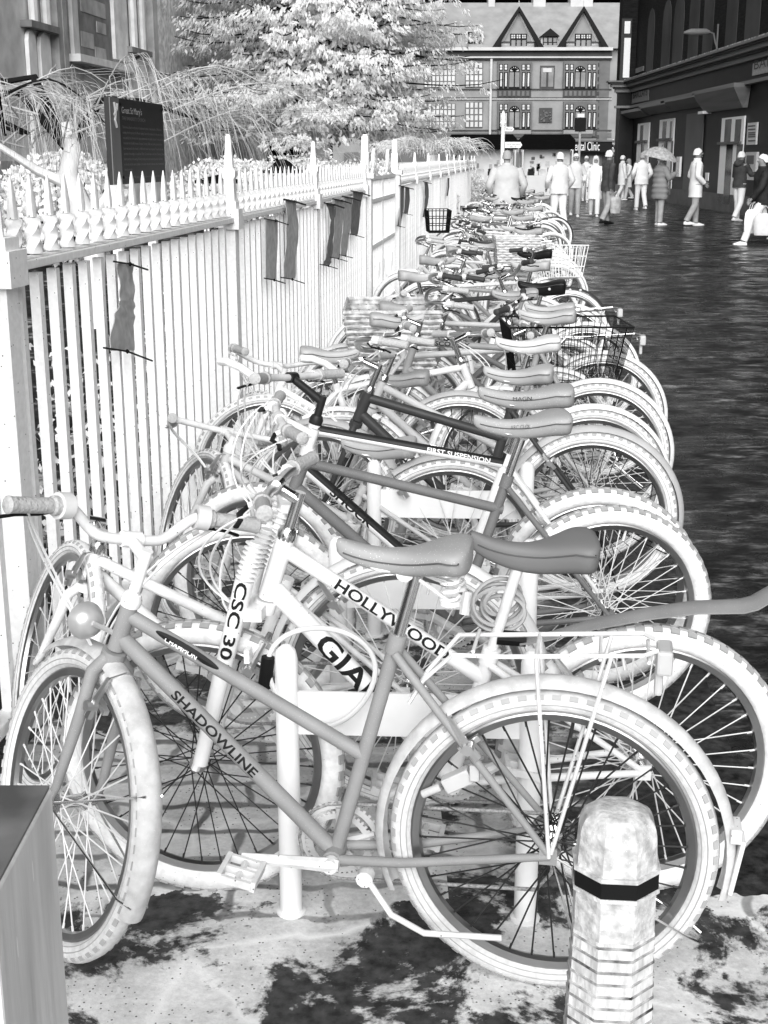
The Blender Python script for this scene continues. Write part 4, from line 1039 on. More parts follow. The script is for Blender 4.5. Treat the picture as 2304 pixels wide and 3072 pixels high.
b12, k12 = bicycle('bicycle', 'bicycle turned the other way carrying a white wire basket over the front wheel', (0.38, 11.2), 2, 0,
    fm=LIGHT, guard=WHITE, sadM=SADG, sadz=0.88, steer=25, bar='flat', basket=('wire', OFFW), bc=(1.15, 0, 0.93), bsz=((0.34, 0.42), (0.26, 0.32), 0.26), bnv=9, bwr=0.004, crank=40, hi=False, guards=(True, False))
b13, k13 = bicycle('bicycle', 'bicycle with a light woven basket fixed over its rear wheel', (1.24, 12.1), 180, 0,
    fm=LIGHT, guard=WHITE, sadM=SADG, sadz=0.86, bar='swept', basket=('wicker', M('pale_wicker_cane', 0.56, 0.7, var=.3, scale=30)), bc=(0.03, 0, 0.96), bsz=((0.40, 0.42), (0.34, 0.34), 0.26), hi=False, crank=60)
b14, k14 = bicycle('bicycle', 'grey bicycle between the riveted black saddle and the dark rear mudguard', (1.30, 9.2), 168, 0,
    fm=MID, guard=OFFW, sadM=SADL, sadz=0.90, steer=14, bar='flat', crank=100, hi=False)
b15, k15 = bicycle('bicycle', 'pale lettered bicycle just past the big wicker basket', (1.02, 7.5), 189, 0,
    fm=LIGHT, guard=WHITE, sadM=SADG, sadz=0.88, steer=-22, bar='flat', crank=50, hi=True, texts=[('dt', 'TOURISMO', 0.034, 0.22, 0.14, INK)], spoke=(SPOKE_L, SPOKE_L))
b16, k16 = bicycle('bicycle', 'bicycle with a small black wire basket hung by its handlebar near the railings', (1.95, 16.2), 181, 0,
    fm=LIGHT, guard=WHITE, sadM=SADG, sadz=0.93, steer=5, bar='flat', basket=('wire', BLACK), bc=(1.30, 0, 1.06), bsz=((0.28, 0.34), (0.24, 0.28), 0.26), bnv=6, bwr=0.005, hi=False)

b17, k17 = bicycle('bicycle', 'bicycle turned with its pale saddle close to the railings', (-0.52, 5.65), 4, 0,
    fm=OFFW, guard=WHITE, sadM=SADL, sadz=0.80, stt=(0.31, 0.70), steer=20, bar='flat', crank=70, spoke=(SPOKE_L, SPOKE_L), guards=(True, False))
b18, k18 = bicycle('bicycle', 'low saddled bicycle pushed deep in, its grey mudguard arching under the black topped tube', (0.24, 4.38), 171, 0, barm=OFFW, stemm=OFFW, barw=.22, leverm=OFFW, 
    fm=LIGHT, guard=k6['guard'], sadM=SADL, sadz=0.66, stt=(0.31, 0.55), ttj=(0.36, 0.42), headtop=(0.80, 0.66), headbot=(0.83, 0.58), wb=0.96, frame='step', steer=-55, bar='flat', stem_h=0.05, crank=120, spoke=(SPOKE_L, SPOKE_L), guards=(False, True), tw=0.02, rgback=-4)
b19, k19 = bicycle('bicycle', 'white bicycle pushed deep in with a grey mudguard, below the lettered horizontal top tube', (0.34, 5.62), 174, 0, barm=OFFW, stemm=OFFW, leverm=OFFW, 
    fm=WHITE, guard=k6['guard'], sadM=SADG, sadz=0.70, stt=(0.31, 0.60), ttj=(0.36, 0.42), headtop=(0.80, 0.70), headbot=(0.83, 0.60), wb=0.96, frame='step', steer=-50, bar='swept', stem_h=0.06, crank=20, spoke=(SPOKE_L, SPOKE_D), guards=(False, True), tw=0.02)

b20, k20 = bicycle('bicycle', 'grey bicycle turned the other way, black grips, between the wicker basket and the riveted saddle', (-0.18, 7.15), -6, 0,
    fm=GREY, guard=OFFW, sadM=SADG, sadz=0.84, steer=-15, bar='flat', grip=RUBD, crank=80, hi=False)
b21, k21 = bicycle('bicycle', 'dark bicycle turned the other way beside the riveted black saddle', (-0.05, 8.65), 7, 0,
    fm=DARK, guard=WHITE, sadM=SADL, sadz=0.88, steer=30, bar='rise', grip=RUBD, crank=30, hi=False)
b22, k22 = bicycle('bicycle', 'white bicycle with swept bars turned the other way before the dark rear mudguard', (0.12, 9.8), -3, 0,
    fm=OFFW, guard=OFFW, sadM=SADG, sadz=0.90, steer=-25, bar='swept', grip=RUBD, crank=140, hi=False)

# cable locks
LOCK = M('pale_cable_sheath', 0.66, 0.5)
lk = thing('cable_lock', 'thick pale cable lock looped in a ring round the nearest bicycle stand', 'lock', (-0.135, 2.60, 0.585), R(-8), 'cable locks on the bicycles')
mb = MB(); mb.tube([(.115 * math.cos(a) + .012 * math.sin(2 * a), .02 * math.sin(a), .105 * math.sin(a)) for a in [2 * math.pi * q / 40 for q in range(40)]], .006, 8, closed=True); mb.build('cable', LOCK, lk)
mb = MB(); mb.tube([(-.125, 0, -.03), (-.115, 0, .04)], .015, 10); mb.build('lock_body', BLACK, lk)
lk = thing('cable_lock', 'coiled grey cable lock hung on the seat post of the white lettered bicycle', 'lock', (0.586 - 0.335, 2.725, 0.70), R(10), 'cable locks on the bicycles')
mb = MB(); pts = []
for q in range(150):
    a = q / 24 * 2 * math.pi; r_ = .042 + .010 * math.sin(q * .13); pts.append((r_ * 1.25 * math.cos(a) + .01, .012 + .016 * math.sin(q * .21), r_ * math.sin(a) - .012 * math.sin(q * .05)))
mb.tube(pts, .0048, 6); mb.build('cable', M('grey_cable_sheath', .40, .5), lk)
mb = MB(); mb.tube([(-.07, .02, -.02), (-.06, .03, .03)], .012, 8); mb.build('lock_body', PLASTIC, lk)

FAR = [bicycle('bicycle', 'x', (0, 0), 180, 0, hi=False, **kw)[0] for kw in (
    dict(fm=LIGHT, guard=WHITE, sadM=SADG, sadz=0.93, bar='flat', grip=RUBD, steer=12),
    dict(fm=DARK, guard=OFFW, sadM=SADL, sadz=0.88, bar='swept', grip=RUBD, steer=-20, rack=True),
    dict(fm=OFFW, guard=DARK, sadM=SADG, sadz=0.97, bar='flat', grip=RUBG, steer=-35, guards=(False, True)),
    dict(fm=MID, guard=WHITE, sadM=SADB, sadz=0.90, bar='rise', grip=RUBD, steer=25),
    dict(fm=GREY, guard=OFFW, sadM=SADG, sadz=0.95, bar='flat', grip=RUBD, steer=-8, barend=True, guards=(False, False)))]
LOOK = ['pale bicycle with grey saddle and white mudguards', 'dark framed bicycle with swept handlebars and a rack', 'white bicycle with high saddle and dark rear mudguard', 'grey bicycle with a black saddle', 'grey bicycle with bar ends and no mudguards']
NUM = ['seventeenth', 'eighteenth', 'nineteenth', 'twentieth', 'twenty first', 'twenty second', 'twenty third', 'twenty fourth', 'twenty fifth', 'twenty sixth', 'twenty seventh', 'twenty eighth', 'twenty ninth', 'thirtieth', 'thirty first', 'thirty second', 'thirty third', 'thirty fourth', 'thirty fifth', 'thirty sixth', 'thirty seventh', 'thirty eighth', 'thirty ninth', 'fortieth', 'forty first']
yq = 13.1; used = [False] * 5; i = 0; rnd = random.Random(11)
while yq < 33 and i < len(NUM):
    if abs(yq - 16.2) < 0.4: yq += 0.6; continue
    kx = (0, 3, 1, 4, 2, 0, 4, 1, 3, 2, 4, 0, 2)[i % 13]
    loc = (fx(yq) + 1.98 + rnd.uniform(-.38, .14), yq, 0); rz = R((180 if i % 5 != 3 else 0) + rnd.uniform(-12, 12)); loc = loc if i % 5 != 3 else (loc[0] - 1.25, loc[1], 0); lab = LOOK[kx] + ', %s from the front' % NUM[i]
    if not used[kx]:
        o = FAR[kx]; o.location = loc; o.rotation_euler = (0, 0, rz); o['label'] = lab; o['group'] = 'far bicycles parked along the railings'; used[kx] = True
    else: dup(FAR[kx], loc, rz, lab, 'far bicycles parked along the railings')
    yq += 0.78 + rnd.uniform(-.1, .14); i += 1

# ------------------------------------------------------------------ church beyond the railings
STONE = M('grey_church_stone', 0.58, 0.85, var=0.30, scale=1.3, bump=0.2)
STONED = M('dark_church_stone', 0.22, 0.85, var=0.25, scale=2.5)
STONEL = M('pale_church_stone', 0.78, 0.85, var=0.20, scale=2.0)
STONEM = M('mid_church_stone', 0.40, 0.85, var=0.3, scale=2.0)
SHAFT = M('pale_shaft_stone_and_shade', 0.85, 0.8, var=0.12, scale=3)
CP = Plane((-12.178, 0, 0), FDIR, (FDIR.y, -FDIR.x, 0))
def church():
    s_end = CP.hit(457, 250)[0]; s_beg = 20.0
    t = thing('stone_church', 'grey stone church wall with slender pale shafts, behind the sign at the left', 'church', CP.pt(30, 0), 0)
    inv = Matrix.Translation(-t.location)
    def part(name, mat, fn, parent=None, **kw):
        mb = MB(); fn(mb); mb.xf(lambda p: p - t.location); return mb.build(name, mat, parent or t, smooth=False, **kw)
    part('wall', STONE, lambda m: CP.box(m, s_beg, s_end, 0, 16, -1.2, 0))
    w2 = M('ivy_covered_stone', 0.78, 0.9, var=0.45, scale=4.5, bump=0.4)
    part('recessed_wall', w2, lambda m: CP.box(m, s_end + .01, s_end + 22, 0, 16, -1.2, -0.35))
    r = CP.rect(203, 0, 331, 186)
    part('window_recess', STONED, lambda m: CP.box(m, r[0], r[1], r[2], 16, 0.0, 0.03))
    for px in ((238, 0, 311, 45), (286, 68, 313, 101), (240, 98, 277, 143), (282, 144, 314, 182)):
        part('pale_block', STONEM, lambda m: CP.pbox(m, px, 0.03, 0.05))
    for px in ((205, 0, 222, 180), (331, 0, 370, 180)):
        part('jamb', STONEL if px[0] > 300 else STONE, lambda m: CP.box(m, *CP.rect(*px)[:2], CP.rect(*px)[2], 16, 0.02, 0.14))
    part('sill', STONEL, lambda m: CP.pbox(m, (200, 182, 378, 203), 0.0, 0.40))
    part('panel_below_sill', STONEM, lambda m: CP.pbox(m, (215, 206, 355, 290), 0.0, 0.05))
    for xs, y in (((73, 91, 110, 128), 84), ((378, 391, 405, 416), 156)):
        for i in (0, 2):
            a, b, z0, _ = CP.rect(xs[i], 0, xs[i + 1], y)
            def sh(m): 
                c = (a + b) / 2; w = (b - a) / 2
                m.loft([[CP.pt(c + w * math.cos(q), z, 0.16 + 0.25 * w * math.sin(q) * 2) for q in [k * math.pi / 4 for k in range(8)]] for z in (z0, 16)])
            part('shaft', SHAFT, sh)
    for px in ((76, 92, 99, 300), (112, 98, 142, 300), (380, 162, 402, 300), (406, 166, 429, 300)):
        a, b, z0, z1 = CP.rect(*px)
        def arch(m):
            w = b - a; poly = [CP.pt(a, 0.6, 0.02), CP.pt(b, 0.6, 0.02), CP.pt(b, z1 - w * 0.5, 0.02)] + [CP.pt(a + w * (0.5 + 0.5 * math.cos(q)), z1 - w * 0.5 + w * 0.5 * math.sin(q), 0.02) for q in (0.6, 1.2, 1.57, 1.94, 2.5)] + [CP.pt(a, z1 - w * 0.5, 0.02)]
            m.prism(poly, (0, 0, 0), CP.n * 0.10)
        part('arched_panel', SHAFT, arch)  # pale tone paints in the inverted shade of the blind tracery
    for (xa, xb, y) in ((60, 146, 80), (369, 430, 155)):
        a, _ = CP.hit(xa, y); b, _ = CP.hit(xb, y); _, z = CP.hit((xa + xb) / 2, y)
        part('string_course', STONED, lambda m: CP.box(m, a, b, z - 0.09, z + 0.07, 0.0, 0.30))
    for px in ((170, 0, 182, 300), (444, 0, 457, 300), (147, 0, 160, 90)):
        part('pier', STONEM, lambda m: CP.box(m, *CP.rect(*px)[:2], 0, 16, 0.0, 0.22))
    part('plinth', STONEL, lambda m: CP.box(m, s_beg, s_end, 0, 1.15, 0.0, 0.35))
    part('plinth_band', STONEM, lambda m: CP.box(m, s_beg, s_end, 1.15, 1.6, 0.0, 0.22))
    rnd = random.Random(4)
    for i in range(26):
        s0_ = rnd.uniform(24, s_end - 1.5); z = 1.7 + 0.55 * rnd.randint(0, 9); 
        if r[0] - 1.2 < s0_ < r[1] + 0.4 and z > r[2] - 1.0: continue
        part('stone_block', rnd.choice((STONEM, STONEL, STONED)), lambda m: CP.box(m, s0_, s0_ + rnd.uniform(0.6, 1.1), z, z + 0.5, -0.01, 0.012))
church()

# ------------------------------------------------------------------ the dark shop building on the right
RP = Plane((11, 0, 0), (0, 1, 0), (-1, 0, 0))
BRK = M('black_brick', 0.012, 0.8, var=0.6, scale=3.0, stretch=(1, 1, 6), spec=0.1)
BLKP = M('black_shopfront_paint', 0.010, 0.45, var=0.3, scale=1.5, spec=0.25)
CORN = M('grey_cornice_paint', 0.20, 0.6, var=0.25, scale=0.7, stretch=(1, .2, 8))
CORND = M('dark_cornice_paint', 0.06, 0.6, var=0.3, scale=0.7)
PIER = M('dark_grey_recess', 0.06, 0.8, var=0.3, scale=0.6)
FRAMEW = M('white_window_frame', 0.93, 0.5, var=0.04)
PANEG = M('grey_glass', 0.13, 0.25, spec=0.3, var=0.4, scale=0.8)
PANED = M('dark_glass', 0.015, 0.08, spec=0.6)
PLINTH = M('grey_plinth_stone', 0.13, 0.6, var=0.2, scale=2)
def shop():
    t = thing('corner_bank', 'long black brick bank building with a stepped grey cornice along the right side', 'building', (11, 40, 0), 0)
    def part(name, mat, fn, parent=None, **kw):
        mb = MB(); fn(mb); mb.xf(lambda p: p - t.location); return mb.build(name, mat, parent or t, smooth=False, **kw)
    z_ct = RP.hit(2304, 121)[1]; z_cb = RP.hit(2304, 172)[1]; z_fb = RP.hit(2304, 233)[1]
    S0, S1 = 17.0, 60.0
    part('wall', BRK, lambda m: m.box2((11, S0, z_cb), (24, S1, 13)))
    part('shopfront_wall', BLKP, lambda m: m.box2((11.02, S0, 0), (24, S1, z_cb)))
    xl = 10.35
    part('end_wall', BRK, lambda m: m.box2((xl, S1 + .01, z_cb), (24, 60.9, 13)))
    part('end_shopfront', BLKP, lambda m: m.box2((xl + .05, S1 + .01, 0), (24, 60.9, z_cb)))
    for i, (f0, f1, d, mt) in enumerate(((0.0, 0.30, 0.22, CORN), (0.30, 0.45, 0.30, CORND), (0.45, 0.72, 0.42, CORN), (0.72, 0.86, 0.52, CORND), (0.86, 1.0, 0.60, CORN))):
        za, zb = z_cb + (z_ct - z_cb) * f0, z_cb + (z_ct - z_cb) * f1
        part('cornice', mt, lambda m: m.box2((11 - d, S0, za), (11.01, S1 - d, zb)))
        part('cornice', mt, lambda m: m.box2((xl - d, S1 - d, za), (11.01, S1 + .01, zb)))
    part('cornice_lead', M('pale_lead_flashing', 0.35, 0.7, var=0.9, scale=6), lambda m: m.box2((10.42, S0, z_ct), (11.0, S1 - .6, z_ct + 0.04)))
    part('fascia', BLKP, lambda m: m.box2((10.90, S0, z_fb), (11.0, S1, z_cb)))
    part('fascia', BLKP, lambda m: m.box2((xl - .08, S1 - .10, z_fb), (11.0, S1, z_cb)))
    part('fascia_moulding', CORN, lambda m: m.box2((10.78, S0, z_fb - 0.10), (11.0, S1 - .2, z_fb)))
    part('fascia_moulding', CORN, lambda m: m.box2((xl - .2, S1 - .25, z_fb - 0.10), (11.0, S1, z_fb)))
    part('plinth', PLINTH, lambda m: m.box2((10.95, S0, 0), (11.01, S1, 0.55)))
    part('plinth', PLINTH, lambda m: m.box2((xl, S1 - .03, 0), (11.0, S1 + .005, 0.55)))
    # arched recesses of the upper wall
    ztop = RP.hit(1950, 28)[1]
    for i, (xa, xb) in enumerate(((1941, 1961), (1985, 2010), (2018, 2048), (2064, 2093), (2107, 2136), (2174, 2207), (2231, 2274))):
        a, _ = RP.hit(xa, 150); b, _ = RP.hit(xb, 150); a, b = min(a, b), max(a, b)
        def rc_(m):
            w = (b - a) / 2; c = (a + b) / 2
            poly = [(10.985, a, z_ct + 0.1), (10.985, b, z_ct + 0.1), (10.985, b, ztop - w)] + [(10.985, c + w * math.cos(q), ztop - w + w * math.sin(q)) for q in (0.5, 1.0, 1.57, 2.1, 2.6)] + [(10.985, a, ztop - w)]
            m.prism(poly, (0, 0, 0), (0.02, 0, 0))
        part('arched_recess', PIER, rc_)
    # window on the end wall facing the street
    EP = Plane((0, S1, 0), (1, 0, 0), (0, -1, 0))
    wf = part('window', DARKW, lambda m: EP.pbox(m, (1862, 56, 1892, 242), 0.0, 0.05))
    for px in ((1873, 64, 1890, 101), (1870, 114, 1889, 233)): part('pane', FRAMEW, lambda m: EP.pbox(m, px, 0.05, 0.07), wf)
    # ground floor openings
    def window(px, bars, mid):
        f = part('window', FRAMEW, lambda m: RP.pbox(m, px, 0.0, 0.05)); x0, y0, x1, y1 = px; w = x1 - x0
        for a, b in bars:
            part('pane', PANEG, lambda m: RP.pbox(m, (x0 + w * a, y0 + 6, x0 + w * b, y0 + (y1 - y0) * mid - 3), 0.05, 0.06), f)
            part('pane', PANED if b < .9 else PANEG, lambda m: RP.pbox(m, (x0 + w * a, y0 + (y1 - y0) * mid + 4, x0 + w * b, y1 - 6), 0.05, 0.06), f)
        part('transom', PLINTH, lambda m: RP.pbox(m, (x0, y0 + (y1 - y0) * mid - 4, x1, y0 + (y1 - y0) * mid + 4), 0.04, 0.12), f)
    window((1912, 370, 1946, 582), ((.36, .62),), 0.26)
    window((1977, 358, 2020, 592), ((.34, .60), (.86, .98)), 0.26)
    window((2162, 352, 2229, 618), ((.26, .54), (.72, .98)), 0.29)
    d = part('door', M('grey_door_paint', 0.12, 0.5, var=.15, scale=.8), lambda m: RP.pbox(m, (2055, 340, 2106, 604), 0.0, 0.03))
    part('handle', FRAMEW, lambda m: RP.pbox(m, (2036, 470, 2046, 530), 0.02, 0.10), d)
    for px in ((1892, 329, 1957, 352), (1958, 310, 2033, 338), (2028, 290, 2126, 325), (2127, 262, 2250, 330)):
        a, b, z0, z1 = RP.rect(*px)
        part('window_hood', CORN, lambda m: m.loft([[Vector((11, a, z1)), Vector((10.45, a - .15, z1)), Vector((10.45, b + .15, z1)), Vector((11, b, z1))], [Vector((11, a, z1 - .12)), Vector((10.45, a - .15, z1 - .12)), Vector((10.45, b + .15, z1 - .12)), Vector((11, b, z1 - .12))], [Vector((11, a + .2, z0)), Vector((10.85, a + .2, z0)), Vector((10.85, b - .2, z0)), Vector((11, b - .2, z0))]]))
    # bank name on the fascia, twice
    a0, a1, z0, z1 = RP.rect(1905, 280, 1954, 322)
    sp_ = part('name_sign', M('grey_sign_plate', 0.22, 0.5), lambda m: m.box2((10.86, a0, z_fb + .08), (10.90, a1, z_cb - .06)))
    o = flat_text('BARCLAYS', (z_cb - z_fb) * 0.72, Vector((10.855, a1 - .3, z_fb + .28)) - t.location, (0, -1, 0), (0, 0, 1), INK, sp_, (a1 - a0) * .86, off=.006)
    b1_ = RP.hit(2270, 230)[0]
    sp_ = part('name_sign', M('pale_sign_plate', 0.40, 0.5, var=.3), lambda m: m.box2((10.86, b1_ - 5.4, z_fb + .12), (10.90, b1_, z_cb - .10)))
    flat_text('BARCLAYS', (z_cb - z_fb) * 0.68, Vector((10.855, b1_ - .2, z_fb + .28)) - t.location, (0, -1, 0), (0, 0, 1), INKG, sp_, 5.0, off=.006)
    ps = part('notice_panel', M('pale_notice', 0.62, 0.5, var=.1), lambda m: RP.pbox(m, (2246, 368, 2274, 434), 0.0, 0.05))
    for y in (376, 386, 396, 402, 408, 420): part('notice_line', PLINTH, lambda m: RP.pbox(m, (2250, y, 2271, y + 4), 0.05, 0.06), ps)
    cm = part('cash_machine', M('pale_machine', 0.58, 0.4), lambda m: RP.pbox(m, (2242, 456, 2275, 540), 0.0, 0.08))
    part('screen', PLINTH, lambda m: RP.pbox(m, (2248, 466, 2270, 492), 0.08, 0.09), cm)
    part('bell_panel', FRAMEW, lambda m: RP.pbox(m, (2118, 518, 2127, 542), 0.0, 0.03))
    part('alarm_box', FRAMEW, lambda m: RP.pbox(m, (2120, 334, 2134, 342), 0.0, 0.3))
    part('street_name_plate', PLINTH, lambda m: RP.pbox(m, (1909, 202, 1932, 216), 0.0, 0.04))
    return t
DARKW = M('dark_window_surround', 0.05, 0.6)
shop()
lp = RP.hit(2158, 96); lamp = thing('wall_lamp', 'grey street lamp on a short bracket above the bank cornice', 'street lamp', (10.98, lp[0], lp[1]))
mb = MB(); mb.tube([(0.0, 0, -.55), (-0.10, 0, -0.30), (-0.16, 0, -0.05), (-0.30, 0, 0.0)], 0.03, 8); mb.tube([(-0.03, 0, -0.8), (-0.03, 0, 0.25)], 0.03, 8); mb.build('bracket', PLINTH, lamp)
mb = MB(); mb.loft([[Vector((-0.3 - u, 0, dz)) + Vector((0, w * math.cos(q), h * math.sin(q))) for q in [k * math.pi / 5 for k in range(10)]] for u, w, h, dz in ((0, .06, .05, 0), (.12, .11, .10, 0.01), (.62, .12, .11, 0.0), (.84, .04, .04, -.02))]); mb.build('lamp_head', M('grey_lamp_housing', 0.16, 0.5), lamp)

# ------------------------------------------------------------------ gabled building closing the street
BP = Plane((0, 105, 0), (1, 0, 0), (0, -1, 0))
BW = M('grey_gault_brick', 0.27, 0.85, var=0.14, scale=1.0); BROOF = M('grey_tiles', 0.30, 0.85, var=0.16, scale=1.2)
BST = M('dark_stone_dressing', 0.07, 0.8, var=0.2, scale=1); BSTM = M('mid_stone_dressing', 0.14, 0.8, var=0.2, scale=1); BSTL = M('pale_stone_dressing', 0.52, 0.8, var=0.1, scale=1)
BPANE = M('pale_window_pane', 0.56, 0.3, var=0.15, scale=1); BPANEM = M('grey_window_pane', 0.22, 0.3, var=0.25, scale=1)
def Z(x0, y0, x1, y1): return (1250 + .3617 * x0, .3617 * y0, 1250 + .3617 * x1, .3617 * y1)
def gabled():
    base = BP.pt(12, 0); t = thing('gabled_building', 'grey gabled brick building with two black edged gables across the end of the street', 'building', base, 0)
    def part(name, mat, fn, parent=None):
        mb = MB(); fn(mb); mb.xf(lambda p: p - base); return mb.build(name, mat, parent or t, smooth=False)
    def pb(name, mat, px, d0, d1, parent=None): return part(name, mat, lambda m: BP.pbox(m, Z(*px), d0, d1), parent)
    a, b, z0, ze = BP.rect(*Z(-700, 405, 1760, 1240))
    part('wall', BW, lambda m: BP.box(m, a, b, 0, ze, -8, 0))
    zr = BP.hit(1500, .3617 * 30)[1] + 0.5
    part('roof', BROOF, lambda m: m.prism([BP.pt(a - .3, ze, .5), BP.pt(a - .3, zr, -4.0), BP.pt(a - .3, ze, -8.5)], (0, 0, 0), (b - a + .6, 0, 0)))
    def ctop(px):
        q = BP.rect(*Z(*px)); return q
    for px in ((625, 0, 680, 60), (1010, 0, 1115, 60), (1330, 0, 1520, 75), (190, 0, 230, 60)):
        q = ctop(px); part('chimney', BSTL, lambda m: BP.box(m, q[0], q[1], q[2] - 2, q[3] + 1.2, -5.2, -3.6))
    # eaves, friezes and string courses
    pb('gutter', BSTL, (-600, 398, 1615, 424), 0.0, 0.75)
    pb('frieze', BST, (-600, 430, 1615, 468), 0.0, 0.30)
    pb('string_course', BSTL, (-600, 470, 1615, 484), 0.0, 0.36)
    pb('string_course', BST, (-600, 486, 1615, 497), 0.0, 0.2)
    for y in (736, 808, 1076): pb('string_course', BST, (-600, y, 1615, y + 9), 0.0, 0.12)
    pb('string_course', BSTL, (-600, 818, 1615, 826), 0.0, 0.15)
    pb('frieze', BSTM, (-600, 1100, 1615, 1140), 0.0, 0.05)
    pb('downpipe', BSTL, (604, 424, 621, 1146), 0.0, 0.25)
    pb('quoins', BSTM, (1500, 500, 1590, 1240), 0.0, 0.06)
    for y in range(520, 1200, 60): pb('quoin_stone', BST, (1490, y, 1512, y + 30), 0.0, 0.09); 
    # gables
    for ax_, x0, x1 in ((845, 622, 1048), (1380, 1158, 1582)):
        def tri(px, d0, d1):
            pts = [BP.pt(*BP.hit(1250 + .3617 * x, .3617 * y), d0) for x, y in px]; return lambda m: m.prism(pts, (0, 0, 0), BP.n * (d1 - d0))
        g = part('gable', BSTL, tri(((ax_, 92), (x1 - 38, 402), (x0 + 38, 402)), -3.0, 0.15))
        part('gable_panel', BW, tri(((ax_, 118), (x1 - 95, 345), (x0 + 95, 345)), 0.15, 0.19), g)
        for sg, xe in ((-1, x0), (1, x1)):
            part('bargeboard', BST if False else BLACK, tri(((ax_, 58), (xe, 396), (xe - sg * 46, 396), (ax_, 100)), 0.12, 0.62), g)
            part('bracket', BLACK, lambda m: BP.pbox(m, Z(xe - sg * 62 - 14, 352, xe - sg * 62 + 14, 392), 0.15, 0.55), g)
        part('finial', BSTL, lambda m: BP.pbox(m, Z(ax_ - 3, 10, ax_ + 3, 60), 0.3, 0.4), g)
        pb('ledge', BST, (x0 + 70, 348, x1 - 70, 356), 0.16, 0.3, g)
        w = pb('window', BLACK, (ax_ - 72, 282, ax_ + 66, 404), 0.15, 0.28)
        for i in range(3):
            xa = ax_ - 62 + i * 44; pb('pane', BPANEM, (xa, 336, xa + 32, 394), 0.28, 0.31, w)
            for q in (0, 18): 
                for y in (292, 308): pb('pane', BPANE, (xa + q, y, xa + q + 12, y + 12), 0.28, 0.31, w)
    dm = pb('dormer', BSTL, (405, 258, 552, 390), -2.5, 0.05); w = pb('window', BLACK, (424, 264, 535, 362), 0.05, 0.14, dm)
    dm2 = pb('dormer', BSTL, (1030, 300, 1172, 402), -2.5, 0.05); pts = [BP.pt(*BP.hit(1250 + .3617 * x, .3617 * y), -1.0) for x, y in ((1104, 238), (1182, 304), (1022, 304))]
    part('dormer_roof', BLACK, lambda m: m.prism(pts, (0, 0, 0), BP.n * 1.4), dm2)
    def lights(name, px, cols, rows, mat, frame=None, gap=.22, dep=.10, parent=None):
        f = pb(name, frame or BST, px, 0.0, dep, parent); x0, y0, x1, y1 = px; cw, rh = (x1 - x0) / cols, (y1 - y0) / rows
        for i in range(cols):
            for j in range(rows):
                pb('pane', mat, (x0 + cw * (i + gap / 2), y0 + rh * (j + gap * .3), x0 + cw * (i + 1 - gap / 2), y0 + rh * (j + 1 - gap * .3)), dep, dep + .03, f)
        return f
    lights('dormer_window', (434, 272, 526, 352), 4, 2, BPANE, BLACK, .3, .2)
    lights('dormer_window', (1046, 312, 1164, 396), 3, 2, BPANEM, BLACK, .3, .2)
    for y0, y1 in ((520, 726), (850, 1060)):
        for x0 in (-420, -180, 60, 190): 
            lights('window', (x0, y0 + 8, x0 + 130, y1), 4, 4, BPANE, BSTM, .3)
        lights('window', (402, y0 - 4, 548, y1 - 2), 4, 4, BPANE, BSTM, .34)
        for x0 in (668, 1213):
            f = pb('bay_window', BSTM, (x0, y0 - 8, x0 + 284, y1 + 10), 0.0, 0.28)
            for i, xo in enumerate((14, 54, 200, 240)):
                pb('light', BLACK, (x0 + xo, y0 + 80, x0 + xo + 30, y1 + 8), .28, .31, f); pb('pane', BPANE, (x0 + xo + 9, y0 + 88, x0 + xo + 22, y1 - 8), .31, .33, f)
                pb('light', BLACK, (x0 + xo, y0 + 14, x0 + xo + 30, y0 + 66), .28, .31, f)
                for yy in (20, 42): pb('pane', BPANE, (x0 + xo + 6, y0 + yy, x0 + xo + 24, y0 + yy + 18), .31, .33, f)
            pb('light', BLACK, (x0 + 92, y0 + 76, x0 + 184, y1 + 8), .28, .31, f)
            for xo in (98, 144): pb('pane', BPANEM, (x0 + xo, y0 + 82, x0 + xo + 36, y1 - 4), .31, .33, f)
            def fan(m, rr=44):
                cx, cy = x0 + 140, y0 + 72; m.prism([BP.pt(*BP.hit(1250 + .3617 * (cx + rr * math.cos(q)), .3617 * (cy - rr * math.sin(q))), .28) for q in [k * math.pi / 10 for k in range(11)]], (0, 0, 0), BP.n * (.04 if rr > 40 else .06))
            part('fan_frame', BLACK, fan, f); part('fan_pane', BPANE, lambda m: fan(m, 35), f)
            for q in (0.6, 1.05, 1.57, 2.09, 2.54):
                cx, cy = x0 + 140, y0 + 72; A = BP.pt(*BP.hit(1250 + .3617 * cx, .3617 * cy), .35); B = BP.pt(*BP.hit(1250 + .3617 * (cx + 38 * math.cos(q)), .3617 * (cy - 38 * math.sin(q))), .35); part('fan_bar', BLACK, lambda m: m.tube([A, B], .05, 4), f)
            pb('apron', BST, (x0, y1 + 22, x0 + 278, y1 + 78), 0.0, 0.16)
            for i in range(7): pb('apron_ornament', BSTM, (x0 + 12 + i * 38, y1 + 30, x0 + 34 + i * 38, y1 + 70), 0.16, 0.20)
    lights('window', (1022, 545, 1142, 738), 2, 1, BPANEM, BST, .3); pb('window_head', BSTL, (1046, 566, 1118, 600), .10, .16)
    cr = pb('crest', BST, (1015, 895, 1121, 1016), 0.0, 0.12); rnd = random.Random(2)
    for i in range(26):
        x_, y_ = 1068 + rnd.uniform(-44, 44), 958 + rnd.uniform(-50, 50); pb('carving', BSTM, (x_ - 6, y_ - 5, x_ + 6, y_ + 5), 0.12, 0.16 + rnd.random() * .05, cr)
